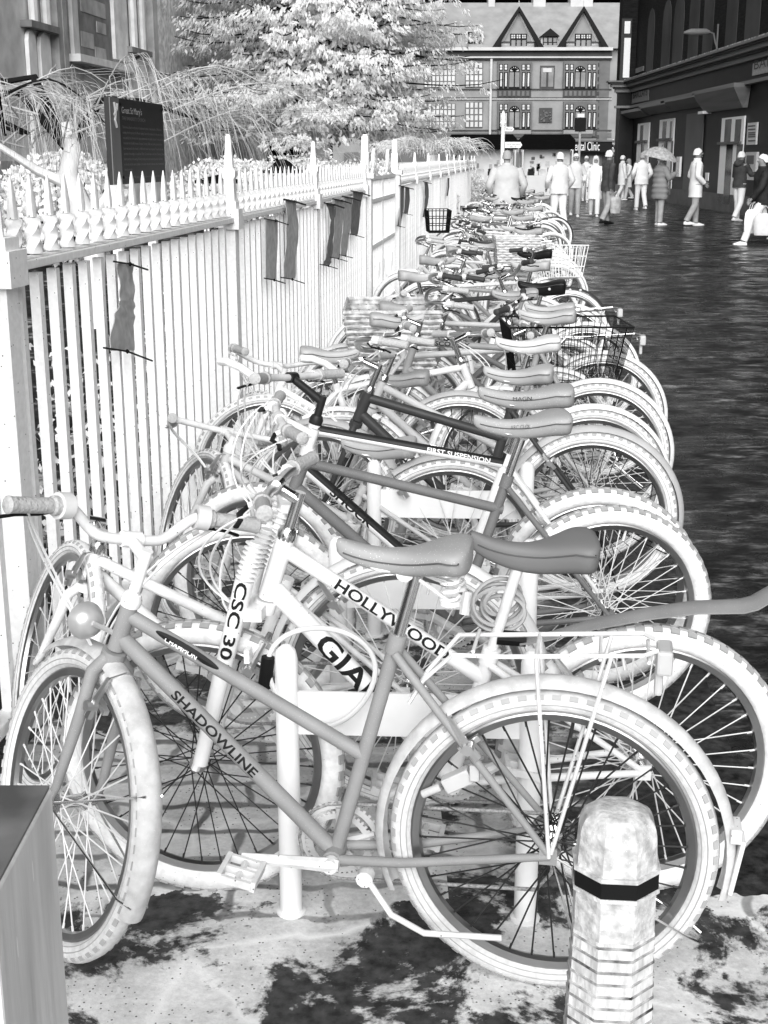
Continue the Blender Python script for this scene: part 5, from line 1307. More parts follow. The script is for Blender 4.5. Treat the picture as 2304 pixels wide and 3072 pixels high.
    for x0 in (690, 1200):
        part('corbel', BSTL, lambda m: m.loft([[BP.pt(BP.hit(1250 + .3617 * (x0 + 10 + i_), 400)[0], BP.hit(1400, .3617 * yv)[1], d) for i_, d in ((0, 0), (0, dd), (240, dd), (240, 0))] for yv, dd in ((1080, .8), (1110, .62), (1140, .15))]))
    sf = pb('shop_fascia', BLACK, (1282, 1176, 1665, 1262), 0.0, 1.2); pb('fascia_edge', BSTM, (1282, 1164, 1672, 1176), 0.0, 1.3, sf)
    q = BP.rect(*Z(1312, 1176, 1496, 1250)); zc = (q[2] + q[3]) / 2
    flat_text('Dental Clinic', 0.95, Vector(BP.pt(BP.hit(1706, 450)[0], zc - .32, 1.2)) - base, (1, 0, 0), (0, 0, 1), INKW, sf, (q[1] - q[0]) * 1.28, off=.02)
    q2 = BP.rect(*Z(1600, 1176, 1664, 1250)); zc = (q2[2] + q2[3]) / 2
    for i, s_ in enumerate(('Optical &', 'Dental')): flat_text(s_, 0.6, Vector(BP.pt(q2[0], zc + .12 - .62 * i, 1.2)) - base, (1, 0, 0), (0, 0, 1), INKW, sf, (q2[1] - q2[0]) * .95, off=.02)
    pb('shopfront', BSTM, (-600, 1262, 1640, 1460), 0.0, 0.3)
    for i in range(7): pb('shop_window', BPANEM if i % 2 else BST, (900 + i * 105, 1290, 985 + i * 105, 1440), 0.3, 0.36)
gabled()

# market stalls in the square
CANV = M('black_canvas', 0.006, 0.8, spec=0.05); GOODS = M('white_stall_cloth', 0.84, 0.7, var=.06, scale=2)
def stall(label, x0, x1, Y, ztop=2.72, zb=2.05):
    c = (x0 + x1) / 2; w = x1 - x0
    t = thing('market_stall', label, 'market stall', (c, Y, 0), 0, 'market stalls at the end of the street')
    mb = MB(); mb.loft([[Vector((-w / 2, -.45, zb)), Vector((w / 2, -.45, zb)), Vector((w / 2, 1.2, zb + .1)), Vector((-w / 2, 1.2, zb + .1))], [Vector((-w / 2, -.45, zb + .42)), Vector((w / 2, -.45, zb + .42)), Vector((w / 2, 1.2, zb + .42)), Vector((-w / 2, 1.2, zb + .42))], [Vector((-w / 2 + .2, -.1, ztop)), Vector((w / 2 - .2, -.1, ztop)), Vector((w / 2 - .2, .1, ztop)), Vector((-w / 2 + .2, .1, ztop))]]); mb.build('canopy', CANV, t, smooth=False)
    for sx in (-w / 2 + .1, w / 2 - .1):
        for sy in (-.40, 1.0): mb = MB(); mb.tube([(sx, sy, 0), (sx, sy, zb + .02)], 0.04, 7); mb.build('pole', IRON, t)
    mb = MB(); mb.box((0, -0.30, 0.45), (w - .5, .7, 0.9)); mb.build('counter', GOODS, t, smooth=False, bevel=.03)
    mb = MB(); mb.box((0, .15, 1.05), (w - .3, 0.05, 2.05)); mb.build('back_cloth', GOODS, t, smooth=False)
    rq = random.Random(int(x0 * 10))
    for i in range(26):
        mb = MB(); ww, hh = rq.uniform(.06, .2), rq.uniform(.08, .24); mb.box((rq.uniform(-w / 2 + .3, w / 2 - .3), .10, rq.uniform(1.0, 1.9)), (ww, .04, hh)); mb.build('hanging_goods', rq.choice((OFFW, LIGHT, PLASTIC, MID, GREY)), t, smooth=False)
    return t
sx = 4.4; i = 0
for x0, x1, lab in ((2.9, 6.1, 'market stall with a long black canopy, left of the two by the black square sign'), (6.25, 8.72, 'market stall with a black canopy next to the dental clinic shopfront')):
    stall(lab, x0, x1, 62)
rnd = random.Random(8)
CRT = [M('pale_crate', 0.66, .7, var=.2, scale=5), M('grey_crate', 0.3, .7, var=.3, scale=5), M('black_crate', 0.02, .7)]
for i in range(12):
    x_ = 3.5 + i * 0.47 + rnd.uniform(-.05, .05)
    if 5.9 < x_ < 6.5: continue
    s_ = rnd.uniform(.16, .22); mb = MB(); mb.box((0, 0, .09), (s_ * 1.6, .3, .18)); mb.box((0, 0, .20), (s_ * 1.4, .24, .05))
    for k in range(4): mb.lathe([(0.01, .2), (.05, .23), (.05, .27), (.01, .30)], (s_ * (k - 1.5) * .35, 0, 0), 7)
    ck = rnd.choice((0, 0, 1, 2)); o = mb.build('goods_crate', CRT[ck], None, smooth=False); o.location = (x_, 61.68, .9)
    tag(o, ('pale', 'grey', 'black')[ck] + ' crate of goods on a stall counter, %s from the left' % ['first', 'second', 'third', 'fourth', 'fifth', 'sixth', 'seventh', 'eighth', 'ninth', 'tenth', 'eleventh', 'twelfth'][i], 'crate', 'crates on the market stalls')

# finger post, black square sign
fp = thing('finger_post', 'white finger post with two pointed direction boards above the bicycles', 'signpost', (3.12, 35.5, 0))
mb = MB(); mb.tube([(0, 0, 0), (0, 0, 2.45), (0, 0, 2.5)], [0.06, 0.05, 0.05], 10); mb.lathe([(.07, 2.5), (.09, 2.55), (.05, 2.62), (.07, 2.7), (.02, 2.86)], (0, 0, 0), 10); mb.build('post', IRON, fp)
for z, L, txt in ((2.40, .24, 'Bus'), (2.0, .46, 'Tourist Information')):
    mb = MB(); h = .055 if L < .3 else .075; mb.prism([(0.06, -.02, z - h), (L, -.02, z - h), (L + .05, -.02, z), (L, -.02, z + h), (0.06, -.02, z + h)], (0, 0, 0), (0, .04, 0)); bd = mb.build('finger_board', WHITE, fp, smooth=False)
    flat_text(txt, .06, (.08, -.021, z if L > .3 else z - .02), (1, 0, 0), (0, 0, 1), INK, bd, L - .08)
    if L > .3: flat_text('300 yds', .055, (.18, -.021, z - .06), (1, 0, 0), (0, 0, 1), INK, bd, .18)
sg = thing('pole_sign', 'plain black square sign on a thin grey pole in front of the gabled building', 'sign', (6.66, 46, 0))
mb = MB(); mb.tube([(0, 0, 0), (0, 0, 2.95)], .04, 8); mb.build('pole', STONEM, sg)
mb = MB(); mb.box((0, -.05, 2.76), (.37, .03, .45)); mb.build('panel', BLACK, sg, smooth=False, bevel=.01)
mb = MB(); mb.box((0, -.05, 3.06), (.24, .02, .12)); mb.build('small_panel', STONEL, sg, smooth=False)

# ------------------------------------------------------------------ trees and plants
def leafmat(name, v):
    m = M(name, v, 0.8, var=0.06, scale=3, spec=0.05); n, l = m.node_tree.nodes, m.node_tree.links; b = n['Principled BSDF']
    tr = n.new('ShaderNodeBsdfTranslucent'); mx = n.new('ShaderNodeMixShader'); mx.inputs[0].default_value = .28
    src = b.inputs['Base Color'].links[0].from_socket; l.new(src, tr.inputs[0]); l.new(b.outputs[0], mx.inputs[1]); l.new(tr.outputs[0], mx.inputs[2])
    l.new(mx.outputs[0], n['Material Output'].inputs[0]); return m
LEAF = leafmat('white_foliage', 0.95)
LEAF2 = M('pale_grey_foliage', 0.62, 0.7, var=0.15, scale=3, spec=0.1)
BARK = M('black_bark', 0.012, 0.8, spec=.1); BARKW = M('white_bark', 0.80, 0.8, var=.15, scale=6, bump=.5); TWIG = M('grey_twig', 0.50, 0.8, var=.2, scale=2)
def leafquad(mb, c, d, w, l, rnd, nrm=None):
    d = Vector(d).normalized()
    if nrm: sd_ = d.cross(Vector(nrm) + Vector((rnd.gauss(0, .35), rnd.gauss(0, .35), rnd.gauss(0, .25)))).normalized() * w
    else: sd_ = d.cross(Vector((rnd.uniform(-1, 1), rnd.uniform(-1, 1), rnd.uniform(-1, 1)))).normalized() * w
    c = Vector(c); o = len(mb.v); mb.v.extend([tuple(c - sd_ * .3), tuple(c + d * l * .5 - sd_), tuple(c + d * l), tuple(c + d * l * .5 + sd_)]); mb.f.append([o, o + 1, o + 2, o + 3]); mb.mi.append(mb.cur)
def cedar():
    rnd = random.Random(5); base = Vector((-2.5, 50, 0))
    t = thing('cedar_tree', 'huge white drooping conifer filling the top centre behind the railings', 'tree', base)
    mb = MB(); mb.tube([(0, 0, 0), (.1, 0, 3), (0, .1, 8), (0, 0, 15)], [.5, .42, .28, .05], 12); mb.build('trunk', BARKW, t)
    br = MB(); lf = MB(); n = 300
    for i in range(n):
        z = 2.6 + 11.5 * (i / n) ** 0.9; a = i * 2.39996 + rnd.uniform(-.3, .3)
        L = (7.5 - 0.24 * z) * rnd.uniform(.62, 1.08) * (1.0 if z > 3.6 else .75); up = rnd.uniform(.02, .20); pts = []
        for k in range(9):
            f = k / 8; pts.append(Vector((math.cos(a) * L * f, math.sin(a) * L * f, z + L * (up * f - .34 * f * f + .20 * f ** 4))))
        br.tube(pts, [.045 * (1 - .85 * k / 8) + .006 for k in range(9)], 5)
        sd_ = Vector((-math.sin(a), math.cos(a), 0))
        for k in range(46):
            f = rnd.uniform(.10, 1.0) ** .75; q = f * 8; j = min(7, int(q)); p = pts[j].lerp(pts[j + 1], q - j); s_ = rnd.gauss(0, .62) * (1.15 - .55 * f)
            p = p + sd_ * s_ + Vector((0, 0, -.10 * abs(s_) + rnd.uniform(-.30, .16)))
            out = (sd_ * s_ * 1.2 + Vector((math.cos(a), math.sin(a), 0)) * .6)
            for m_ in range(11):
                d = out * rnd.uniform(.2, 1) + Vector((rnd.uniform(-.4, .4), rnd.uniform(-.4, .4), -rnd.uniform(.3, 1.3)))
                leafquad(lf, p + Vector((rnd.uniform(-.14, .14), rnd.uniform(-.14, .14), rnd.uniform(-.1, .08))), d, rnd.uniform(.024, .046), rnd.uniform(.10, .24), rnd, (math.cos(a), math.sin(a), 0))
    for i in range(9000):
        u = Vector((rnd.gauss(0, 1), rnd.gauss(0, 1), 0)).normalized(); z = rnd.uniform(2.6, 13.5); rr = (4.8 - .24 * z) * rnd.random() ** .5
        leafquad(lf, (u.x * rr, u.y * rr, z - .03 * rr * rr), (rnd.uniform(-1, 1), rnd.uniform(-1, 1), -rnd.uniform(.2, 1)), rnd.uniform(.05, .09), rnd.uniform(.2, .4), rnd, (u.x, u.y, 0))
    br.build('branches', BARK, t); lf.build('crown', LEAF, t, smooth=False)
cedar()
def weeping(name, label, base, trunk, nb, span, top, seed, twig, tw, ntw, drop, rr, cat='tree', dark=0, spread=.6):
    rnd = random.Random(seed); t = thing(name, label, cat, base)
    mb = MB(); 
    for pts, rad in trunk: mb.tube(pts, rad, 9)
    mb.build('trunk', BARKW, t)
    tb = MB(); db = MB(); h0 = Vector(trunk[0][0][-1])
    for i in range(nb):
        hq = h0 + Vector((rnd.uniform(-.55, .55) * span * .7, rnd.uniform(-.3, .3) * span, rnd.uniform(-.25, .15))) if dark else h0
        a = rnd.uniform(0, 6.283); L = span * rnd.uniform(.55, 1.0); rise = top * rnd.uniform(.4, 1.0); pts = []
        for k in range(11):
            f = k / 10; pts.append(hq + Vector((math.cos(a) * L * f, math.sin(a) * L * f * .8, rise * math.sin(f * 1.9) * 1.05 - drop * max(0, f - .55) ** 1.5 * 2.2)))
        (db if i < dark else tb).tube(pts, [rr * (1 - .8 * k / 10) for k in range(11)] if i >= dark else [rr * 1.9 * (1 - .7 * k / 10) for k in range(11)], 5)
        for q in range(ntw):
            f = rnd.uniform(.25, 1.0); j = min(9, int(f * 10)); p = pts[j].lerp(pts[j + 1], f * 10 - j); l = rnd.uniform(.35, 1.0) * drop
            dx = Vector((math.cos(a), math.sin(a), 0)) * rnd.uniform(.15, 1.0) * spread + Vector((rnd.uniform(-.25, .25), rnd.uniform(-.25, .25), 0)); tp_ = []
            for k in range(6):
                g = k / 5; tp_.append(p + dx * (g ** .6) + Vector((0, 0, .10 * math.sin(g * 3.1) - l * g ** 1.6)))
            tb.tube(tp_, [tw * (1 - .6 * k / 5) for k in range(6)], 3, caps=False)
    if dark:
        for x1, z1, x2, z2 in ((-.9, .28, -1.7, .05), (-.6, .42, -1.3, .62), (.7, .22, 1.3, .02)): db.tube([h0 + Vector((0, 0, -.25)), h0 + Vector((x1 * .5, .05, z1)), h0 + Vector((x1, .1, z1 * .9)), h0 + Vector((x2, .1, z2))], [.05, .04, .03, .012], 7)
    tb.build('twigs', twig, t)
    if dark: db.build('dark_limbs', BARK, t)
    return t
wb_ = Vector((-2.95, 13.2, 0))
weeping('weeping_tree', 'leafless weeping tree of arching grey twigs around the church sign', wb_,
        [([(0.0, 0, 0), (.06, 0, .7), (-.04, 0, 1.15), (-.16, 0, 1.5), (-.10, 0, 1.75), (-.14, 0, 2.0)], [.12, .11, .13, .10, .085, .06]), ([(-.14, 0, 1.4), (-.45, -.05, 1.55), (-.85, -.1, 1.82), (-1.2, -.1, 1.9)], [.06, .045, .03, .02]), ([(0, 0, 1.0), (.3, 0, 1.4), (.5, .05, 1.75)], [.07, .05, .04])],
        46, 2.2, .55, 3, TWIG, .0028, 24, .75, .011, dark=5, spread=.95)
weeping('small_weeping_tree', 'small pale umbrella shaped weeping tree behind the railings, left of the finger post', (1.35, 38, 0),
        [([(0, 0, 0), (.03, 0, 1.2), (0, 0, 1.75)], [.17, .13, .20])], 40, 1.5, .5, 9, M('pale_twig', .7, .8), .010, 14, .22, .02)
def shrub(label, base, w, d, h, seed, n=4200, mat=None):
    rnd = random.Random(seed); t = thing('shrub', label, 'shrub', base, 0, 'pale shrubs in the churchyard'); mb = MB()
    for i in range(7): a = rnd.uniform(0, 6.28); mb.tube([(0, 0, 0), (math.cos(a) * w * .2, math.sin(a) * d * .2, h * .4), (math.cos(a) * w * .38, math.sin(a) * d * .38, h * .75)], [.03, .02, .008], 5)
    mb.build('stems', BARK, t); mb = MB()
    for i in range(n):
        u = Vector((rnd.gauss(0, 1), rnd.gauss(0, 1), rnd.gauss(0, 1))).normalized() * rnd.uniform(.55, 1.0) ** .5
        p = Vector((u.x * w / 2, u.y * d / 2, h * .52 + u.z * h * .48)); leafquad(mb, p, Vector((rnd.uniform(-.6, .6), rnd.uniform(-.6, .6), rnd.uniform(-1, .8))), .035, .11, rnd, tuple(u))
    mb.build('foliage', mat or LEAF, t, smooth=False)
for lab, b_, w, d, h, sd_ in (('tall pale shrub just behind the leftmost railing finials', (-4.9, 20.5, 0), 2.2, 2.2, 1.75, 1), ('broad pale shrub in the churchyard under the weeping twigs', (-3.6, 31.5, 0), 3.0, 2.4, 1.7, 2),
        ('pale shrub behind the dome shaped black canopy', (-2.2, 34, 0), 3.6, 2.4, 1.75, 3), ('pale shrub below the conifer, left of the gate scrolls', (-.4, 36, 0), 3.2, 2.4, 1.62, 4), ('pale low shrub right of the gate scrolls', (.5, 32, 0), 2.6, 2.0, 1.3, 5), ('pale low shrub by the far end of the railings', (1.9, 42, 0), 2.8, 2.0, 1.35, 6)):
    shrub(lab, b_, w, d, h, sd_)
rnd = random.Random(21); mb = MB()
for i in range(5200):
    y_ = 2.6 + 13 * rnd.random() ** 1.3; x_ = fx(y_) - .10 - rnd.random() ** 1.5 * 1.5; hz = .75 * rnd.random() ** 1.8 * (.35 + .65 * math.sin(y_ * 2.3 + x_ * 3) ** 2)
    leafquad(mb, (x_, y_, hz), (rnd.uniform(-1, 1), rnd.uniform(-1, 1), rnd.uniform(-.2, 1)), .014, .055, rnd)
iv = mb.build('ground_ivy', LEAF2, None, smooth=False); iv['kind'] = 'stuff'; iv['label'] = 'low pale ivy growing behind the foot of the railings'; iv['category'] = 'ivy'

# black canopies in the churchyard
def canopy(label, base, w, eave, apex, dome):
    t = thing('canopy_tent', label, 'canopy', base, 0, 'black canopies seen over the railings')
    mb = MB(); n = 24; rings = []
    for f in ((0, 0.16, .34, .5, .62, .75, .88, .97, 1.0) if dome else (0, .3, .6, .85, 1.0)):
        r = w / 2 * max(f, .02); z = eave + (apex - eave) * ((1 / (1 + math.exp((f - .46) * 8))) if dome else (1 - f) * .8 + .2)
        rings.append([Vector((r * math.cos(2 * math.pi * k / n), r * .6 * math.sin(2 * math.pi * k / n), z)) for k in range(n)])
    mb.loft(rings); mb.loft([rings[-1], [p + Vector((0, 0, -.05)) for p in rings[-1]]], False); mb.build('canopy', CANV, t)
    for a in (.8, 2.3, 3.9, 5.5): mb = MB(); p = (w * .4 * math.cos(a), w * .24 * math.sin(a)); mb.tube([(p[0], p[1], 0), (p[0], p[1], eave + .04)], .02, 6); mb.build('leg', IRON, t)
q = aty(848, 512, 27); canopy('black dome shaped canopy rising over the railings', (q.x, 27, 0), .90, q.z, aty(848, 476, 27).z, True)
q = aty(655, 545, 22); canopy('flat black canopy just above the spikes, left of the dome shaped one', (q.x, 22, 0), .78, q.z, aty(655, 524, 22).z, False)

# ------------------------------------------------------------------ people in the street
SKIN = M('mid_grey_skin', 0.26, 0.6, var=.08); SKINL = M('pale_grey_skin', 0.34, 0.6, var=.08)
HAIRW = M('white_hair', 0.80, 0.7); HAIRG = M('grey_hair', 0.35, 0.7)
COATW = M('white_coat_cloth', 0.80, 0.8, var=.06, scale=5, bump=.3); COATL = M('pale_grey_jacket_cloth', 0.66, 0.8, var=.12, scale=6, bump=.4); COATG = M('grey_jacket_cloth', 0.52, 0.8, var=.12, scale=6, bump=.4)
COATD = M('dark_grey_jacket_cloth', 0.06, 0.8, var=.35, scale=7, bump=.5); PUFF = M('quilted_grey_cloth', 0.22, 0.7, var=.15, scale=5, bump=.3); TRG = M('grey_trouser_cloth', 0.36, 0.8, var=.2, scale=7, bump=.4)
def person(label, px, fy, hair=HAIRW, coat=COATW, trs=COATW, face=180, h=1.78, hem=.82, stride=0.0, bend=(0, 0), puff=False, hood=False, skin=SKIN, shoe=None, arms=None, group=None, Y=None, X=None, fat=1.0, hairlong=False):
    q = atz(px, fy, 0) if Y is None else Vector((X, Y, 0)); k = h / 1.75
    t = thing('person', label, 'person', q, R(face), group); t.scale = (k, k, k)
    def leg(sg, a):
        hip = Vector((sg * .09, 0, .90)); kn = hip + Vector((0, math.sin(a) * .42 + .02, -math.cos(a) * .42)); b = a - (.35 if a < 0 else .05) if abs(a) > .05 else 0
        an = kn + Vector((0, math.sin(b) * .41 - .01, -math.cos(b) * .41)); return hip, kn, an
    legs = [leg(-1, stride), leg(1, -stride)]
    low = min(l[2].z for l in legs) - .07
    A = arms or [((-.05, .02, -.30), (-.03, .10, -.56)), ((.05, .02, -.30), (.03, .10, -.56))]
    sh = [Vector((-.185 * fat, 0, 1.42)), Vector((.185 * fat, 0, 1.42))]
    vs_ = [(0, 0, .94), (0, .01, 1.10), (0, .0, 1.30), (0, -.005, 1.47), (0, .01, 1.55), (0, .025, 1.60), (0, .02, 1.66), (0, .015, 1.73)]
    rad = [(.15, .11), (.13, .10), (.16, .11), (.062, .062), (.058, .060), (.075, .088), (.082, .100), (.05, .06)]
    ed = [(i, i + 1) for i in range(7)]
    hands = []
    for sg in (0, 1):
        o = len(vs_); e = sh[sg] + Vector(A[sg][0]); w = sh[sg] + Vector(A[sg][1]); d = (w - e).normalized(); p = w + d * .075
        vs_ += [sh[sg], e, w, p]; rad += [(.062, .062), (.045, .045), (.028, .030), (.018, .036)]; ed += [(2, o), (o, o + 1), (o + 1, o + 2), (o + 2, o + 3)]; hands.append((p, d, sg))
        o = len(vs_); vs_ += list(legs[sg]) + [legs[sg][2] + Vector((0, .10, -.035))]; rad += [(.085, .085), (.058, .058), (.038, .038), (.035, .025)]; ed += [(0, o), (o, o + 1), (o + 1, o + 2), (o + 2, o + 3)]
    b = skinned('body', vs_, ed, rad, skin, t)
    mb = MB()
    for p, d, sg in hands:
        side = Vector((0, 1, 0)); side = (side - d * side.dot(d)).normalized(); cv = d.cross(side) * (1 if sg else -1)
        for i, L in enumerate((.062, .075, .08, .07)):
            s_ = side * (.027 - .018 * i); mb.tube([p + s_ - d * .02, p + s_ + d * L * .55 + cv * .004, p + s_ + d * L * .9 + cv * .018], [.0095, .0085, .006], 6)
        mb.tube([p - d * .05 + side * .03, p - d * .02 + side * .052, p + d * .015 + side * .058 + cv * .01], [.011, .010, .007], 6)
    # nose and ears sit on the same skin
    mb.loft([[Vector((x * w, y, z)) for x in (-1, 1)] + [Vector((0, y2, z))] for w, y, y2, z in ((.006, .105, .112, 1.655), (.014, .105, .135, 1.615), (.010, .105, .112, 1.603))])
    for sg in (-1, 1): mb.lathe([(.012, -.006), (.022, 0), (.012, .006)], (sg * .082, .01, 1.63), 8, Matrix.Rotation(math.pi / 2, 3, 'Y'))
    bm = bmesh.new(); bm.from_mesh(b.data); o_ = len(bm.verts); nv = [bm.verts.new(v) for v in mb.v]
    for f in mb.f:
        try: bm.faces.new([nv[i] for i in f]).smooth = True
        except ValueError: pass
    bm.to_mesh(b.data); bm.free()
    mb = MB()
    for sg in (-1, 1): mb.lathe([(.002, -.008), (.011, 0), (.002, .008)], (sg * .034, .112, 1.645), 8, Matrix.Rotation(math.pi / 2, 3, 'X'))
    mb.box((0, .112, 1.575), (.045, .012, .008)); mb.build('face_features', HAIRW, b)
    # hair
    mb = MB(); rings = []
    for i in range(8):
        f = i / 7; z = 1.605 + .150 * math.sin(f * math.pi / 2); r = max(.02, math.cos(f * math.pi / 2)) ** .6
        rings.append([Vector((.092 * r * math.cos(a), .002 + (.110 * r * math.sin(a) if math.sin(a) < 0 else .098 * r * math.sin(a)), z if math.sin(a) < .1 else max(z, 1.635 + .05 * math.sin(a) + .012 * i))) for a in [j * math.pi / 8 for j in range(16)]])
    if hairlong: rings.insert(0, [Vector((p.x * 1.0, min(p.y, .02) * 1.05 - .01, 1.44)) for p in rings[0]])
    mb.loft(rings); mb.build('hair', hair, t)
    # jacket or coat
    mb = MB(); rings = []; n = 20; steps = 26 if puff else 14
    for i in range(steps + 1):
        f = i / steps; z = hem + (1.50 - hem) * f
        w = .205 if z > 1.25 else .185 if z > 1.0 else .20; dp = .135 if z > 1.0 else .150
        w += .02 * max(0, .95 - z) * 2
        if z > 1.38: g = (z - 1.38) / .12; gg = max(0, 1 - g) ** .6; w = .205 * gg + .075 * (1 - gg); dp = .135 * (1 - g) + .075 * g
        if puff: bp_ = .022 * abs(math.sin(f * steps / 4 * math.pi)) + .03; w += bp_; dp += bp_
        wr = .006 * math.sin(z * 31 + px)
        rings.append([Vector(((w * fat + wr) * math.cos(a), (dp * fat + wr * math.sin(3 * a)) * math.sin(a) + bend[1] * max(0, z - 1), z)) for a in [2 * math.pi * j / n for j in range(n)]])
    mb.loft(rings)
    for sg in (0, 1):
        e = sh[sg] + Vector(A[sg][0]); w = sh[sg] + Vector(A[sg][1]); m = 14 if puff else 8; pts = []; rs = []
        s0_ = sh[sg] + Vector((-.03 if sg else .03, 0, .005))
        for i in range(m + 1):
            f = i / m; p = s0_.lerp(e, f * 2) if f < .5 else e.lerp(w, f * 2 - 1); pts.append(p); rs.append((.082 - .030 * f) * (1 + (.22 * abs(math.sin(i * 1.57)) + .1 if puff else .04 * math.sin(i * 2.3))))
        mb.tube(pts, rs, 10)
    mb.loft([[Vector((r * math.cos(a), .005 + r * math.sin(a), z)) for a in [2 * math.pi * j / 12 for j in range(12)]] for r, z in ((.085, 1.46), (.088, 1.53), (.078, 1.535))])
    if hood: mb.loft([[Vector((r * math.cos(a), -.07 + dy + .8 * r * math.sin(a), z)) for a in [2 * math.pi * j / 12 for j in range(12)]] for r, z, dy in ((.06, 1.36, 0), (.13, 1.42, -.02), (.14, 1.49, 0.0), (.09, 1.55, .03))])
    mb.build('coat' if hem < .75 else 'jacket', coat, t, ang=70)
    # trousers
    mb = MB()
    for hip, kn, an in legs:
        mb.tube([hip + Vector((0, 0, .06)), hip, hip.lerp(kn, .5), kn, kn.lerp(an, .5), an + Vector((0, 0, .01))], [.11, .105, .095, .078, .072, .068], 12)
    mb.loft([[Vector((.17 * math.cos(a), .12 * math.sin(a), z)) for a in [2 * math.pi * j / 14 for j in range(14)]] for z in (.84, .92, 1.02)])
    mb.build('trousers', trs, t, ang=70)
    for hip, kn, an in legs:
        mb = MB(); c = an + Vector((0, .06, -.055)); mb.loft([[c + Vector((w * math.cos(a), y, hh * max(-.35, math.sin(a)) )) for a in [2 * math.pi * j / 10 for j in range(10)]] for y, w, hh in ((-.12, .03, .04), (-.09, .042, .065), (.02, .045, .06), (.10, .048, .035), (.15, .03, .02))]); mb.build('shoe', shoe or COATW, t)
    t.location.z = -low * k - .01 if low > 0 else 0
    for c_ in (): pass
    t.location.z = -(low - .0) * k + .0 if abs(stride) > .05 else 0.0
    return t, sh, A, k
walk = [((-.05, .12, -.28), (-.02, .28, -.48)), ((.05, -.10, -.28), (.03, -.08, -.56))]
pocket = [((-.09, -.06, -.28), (-.05, .12, -.44)), ((.09, -.06, -.28), (.05, .12, -.44))]
person('broad man in a plain grey jacket seen from behind beyond the bicycles', 1507, 0, HAIRG, COATG, COATW, 0, 1.80, .80, 0, arms=pocket, Y=25.5, X=2.33, fat=1.28, skin=SKINL)
person('person in a pale jacket and white trousers, back turned, near the stalls', 1660, 0, HAIRW, COATL, COATW, 12, 1.80, .84, .12, Y=31.5, X=4.12, fat=1.12, arms=pocket)
person('person with glasses in a pale raincoat facing the camera', 1722, 650, HAIRW, COATL, TRG, 176, 1.80, .80, .10, arms=pocket, hood=True)
person('person in white behind the raincoat wearer', 1747, 0, HAIRW, COATW, COATW, 170, 1.76, .80, .2, Y=52, X=7.82)
person('woman in a knee length white coat walking towards the camera', 1781, 650, HAIRW, COATW, COATW, 172, 1.74, .52, .16, hairlong=True, arms=walk)
p5, *_ = person('white haired man in a dark jacket and grey trousers carrying a plastic bag', 1819, 673, HAIRW, COATD, TRG, -62, 1.86, .80, .10, shoe=BLACK, arms=walk, hood=False)
person('distant person all in white standing by the far end of the bank', 1855, 0, HAIRW, COATW, COATW, -80, 1.78, .60, .12, Y=55, X=9.75)
person('distant woman with grey hair in a white coat next to the end of the bank', 1875, 0, HAIRG, COATW, COATW, 110, 1.66, .55, .22, Y=55.5, X=10.1, hairlong=True, arms=walk)
person('man in a white jacket with a grey head walking away along the bank', 1920, 630, HAIRG, COATW, COATW, 8, 1.83, .80, .14, arms=pocket, skin=SKINL, fat=1.1)
p9, s9, A9, k9 = person('person in a quilted grey coat under a pale umbrella', 1974, 676, HAIRW, PUFF, TRG, -70, 1.74, .66, .05, puff=True, arms=[((-.08, .02, -.28), (-.02, .14, -.50)), ((.10, .08, -.24), (.06, .26, -.12))])
person('tall man in a plain white thigh length coat and grey trousers facing right', 2080, 678, HAIRW, COATW, TRG, -84, 1.90, .66, .10, arms=pocket)
person('person in a dark hooded jacket and white trousers using the cash machine', 2211, 665, HAIRW, COATD, COATW, -58, 1.84, .86, .10, hood=True, arms=[((-.06, .06, -.28), (-.02, .24, -.36)), ((.06, .14, -.24), (.05, .42, -.22))])
p12, *_ = person('person in a black jacket and white trousers walking at the right edge with bags', 2272, 734, HAIRW, M('black_jacket_cloth', .022, .8, var=.5, scale=7, bump=.5), COATW, 100, 1.80, .82, .42, arms=walk, fat=1.05)
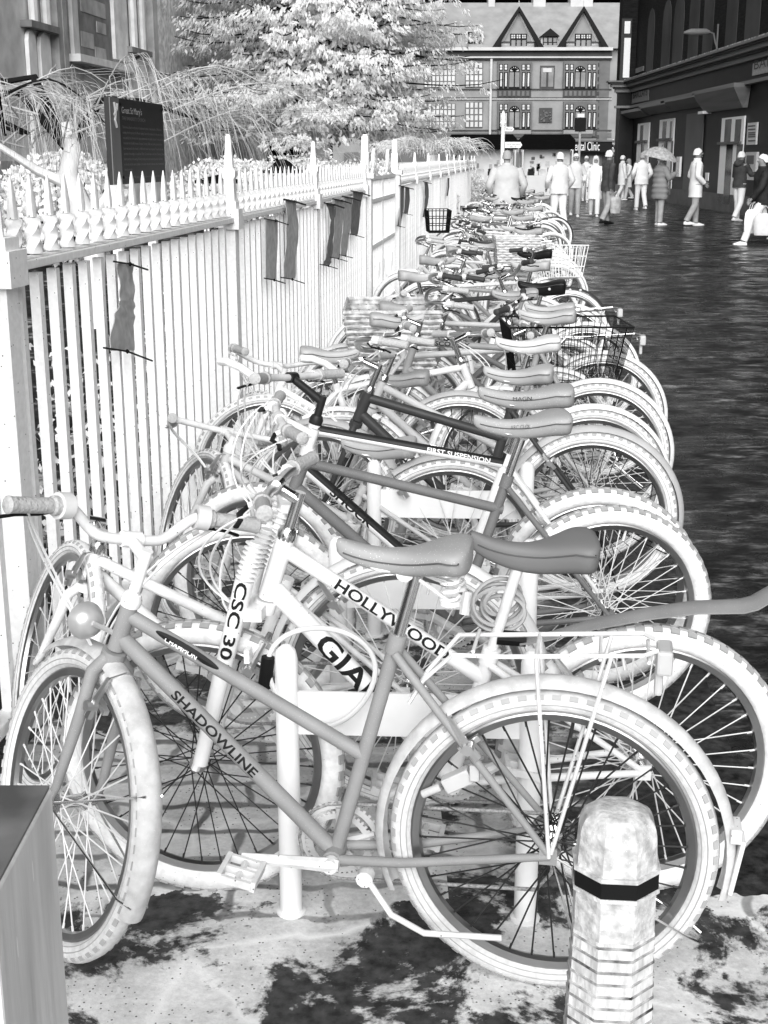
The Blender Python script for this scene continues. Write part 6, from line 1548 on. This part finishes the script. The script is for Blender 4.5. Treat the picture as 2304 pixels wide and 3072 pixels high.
# umbrella and bags
def umbrella(px, py, Y):
    c = aty(px, py, Y); t = thing('umbrella', 'pale speckled open umbrella held over the quilted coat', 'umbrella', c, 0, None, rot=(R(6), R(12), 0))
    UM = M('speckled_umbrella_cloth', .42, .7, var=.35, scale=18); mb = MB(); n = 16; rings = []
    for f in (1, .85, .65, .4, .15, .01): rings.append([Vector((.50 * f * math.cos(a) * (1 if j % 2 == 0 else .96), .50 * f * math.sin(a) * (1 if j % 2 == 0 else .96), -.27 * f * f + (-.0 if j % 2 == 0 else .012 * f))) for j, a in enumerate([2 * math.pi * q / n for q in range(n)])])
    mb.loft(rings, False); mb.loft([[p - Vector((0, 0, .008)) for p in r] for r in rings], False); mb.build('canopy', UM, t)
    mb = MB(); mb.tube([(0, 0, .06), (0, 0, -.72)], .008, 8); mb.tube([(0, 0, -.72), (0, .02, -.78), (0, .05, -.78), (0, .06, -.74)], .011, 8); mb.build('handle', BLACK, t)
    mb = MB()
    for j in range(8):
        a = 2 * math.pi * j / 8; mb.tube([(0, 0, -.02), (.25 * math.cos(a), .25 * math.sin(a), -.085), (.49 * math.cos(a), .49 * math.sin(a), -.268)], .004, 4)
    mb.build('ribs', HAIRW, t)
umbrella(1986, 441, 34.3)
def bag(label, px, py, Y, w, h, mat, rz):
    c = aty(px, py, Y); t = thing('carrier_bag', label, 'bag', c, R(rz), 'shopping bags in hand'); mb = MB(); rings = []
    for f, e in ((0, .9), (.1, 1), (.5, 1.06), (.85, .95), (1, .72)): rings.append([Vector((w / 2 * e * math.cos(a) * (1 + .05 * math.sin(5 * a + f * 6)), .07 * e * math.sin(a), -h * (1 - f))) for a in [2 * math.pi * q / 14 for q in range(14)]])
    mb.loft(rings); mb.build('sack', mat, t)
    mb = MB()
    for sy in (-.03, .03): mb.tube([(-w * .22, sy, -.01), (-w * .16, sy, .09), (0, sy * .4, .14), (w * .16, sy, .09), (w * .22, sy, -.01)], .007, 6)
    mb.build('handles', mat, t)
bag('crumpled plastic bag held by the man in the dark jacket', 1848, 590, 34.5, .30, .42, M('thin_grey_plastic', .42, .5, var=.4, scale=8), 20)
bag('white carrier bag at the front hand of the walker in black', 2262, 628, 26.3, .42, .46, COATW, 25)
bag('wide pale shopping bag hanging on the near side of the walker in black', 2296, 640, 26.0, .40, .42, COATL, -10)
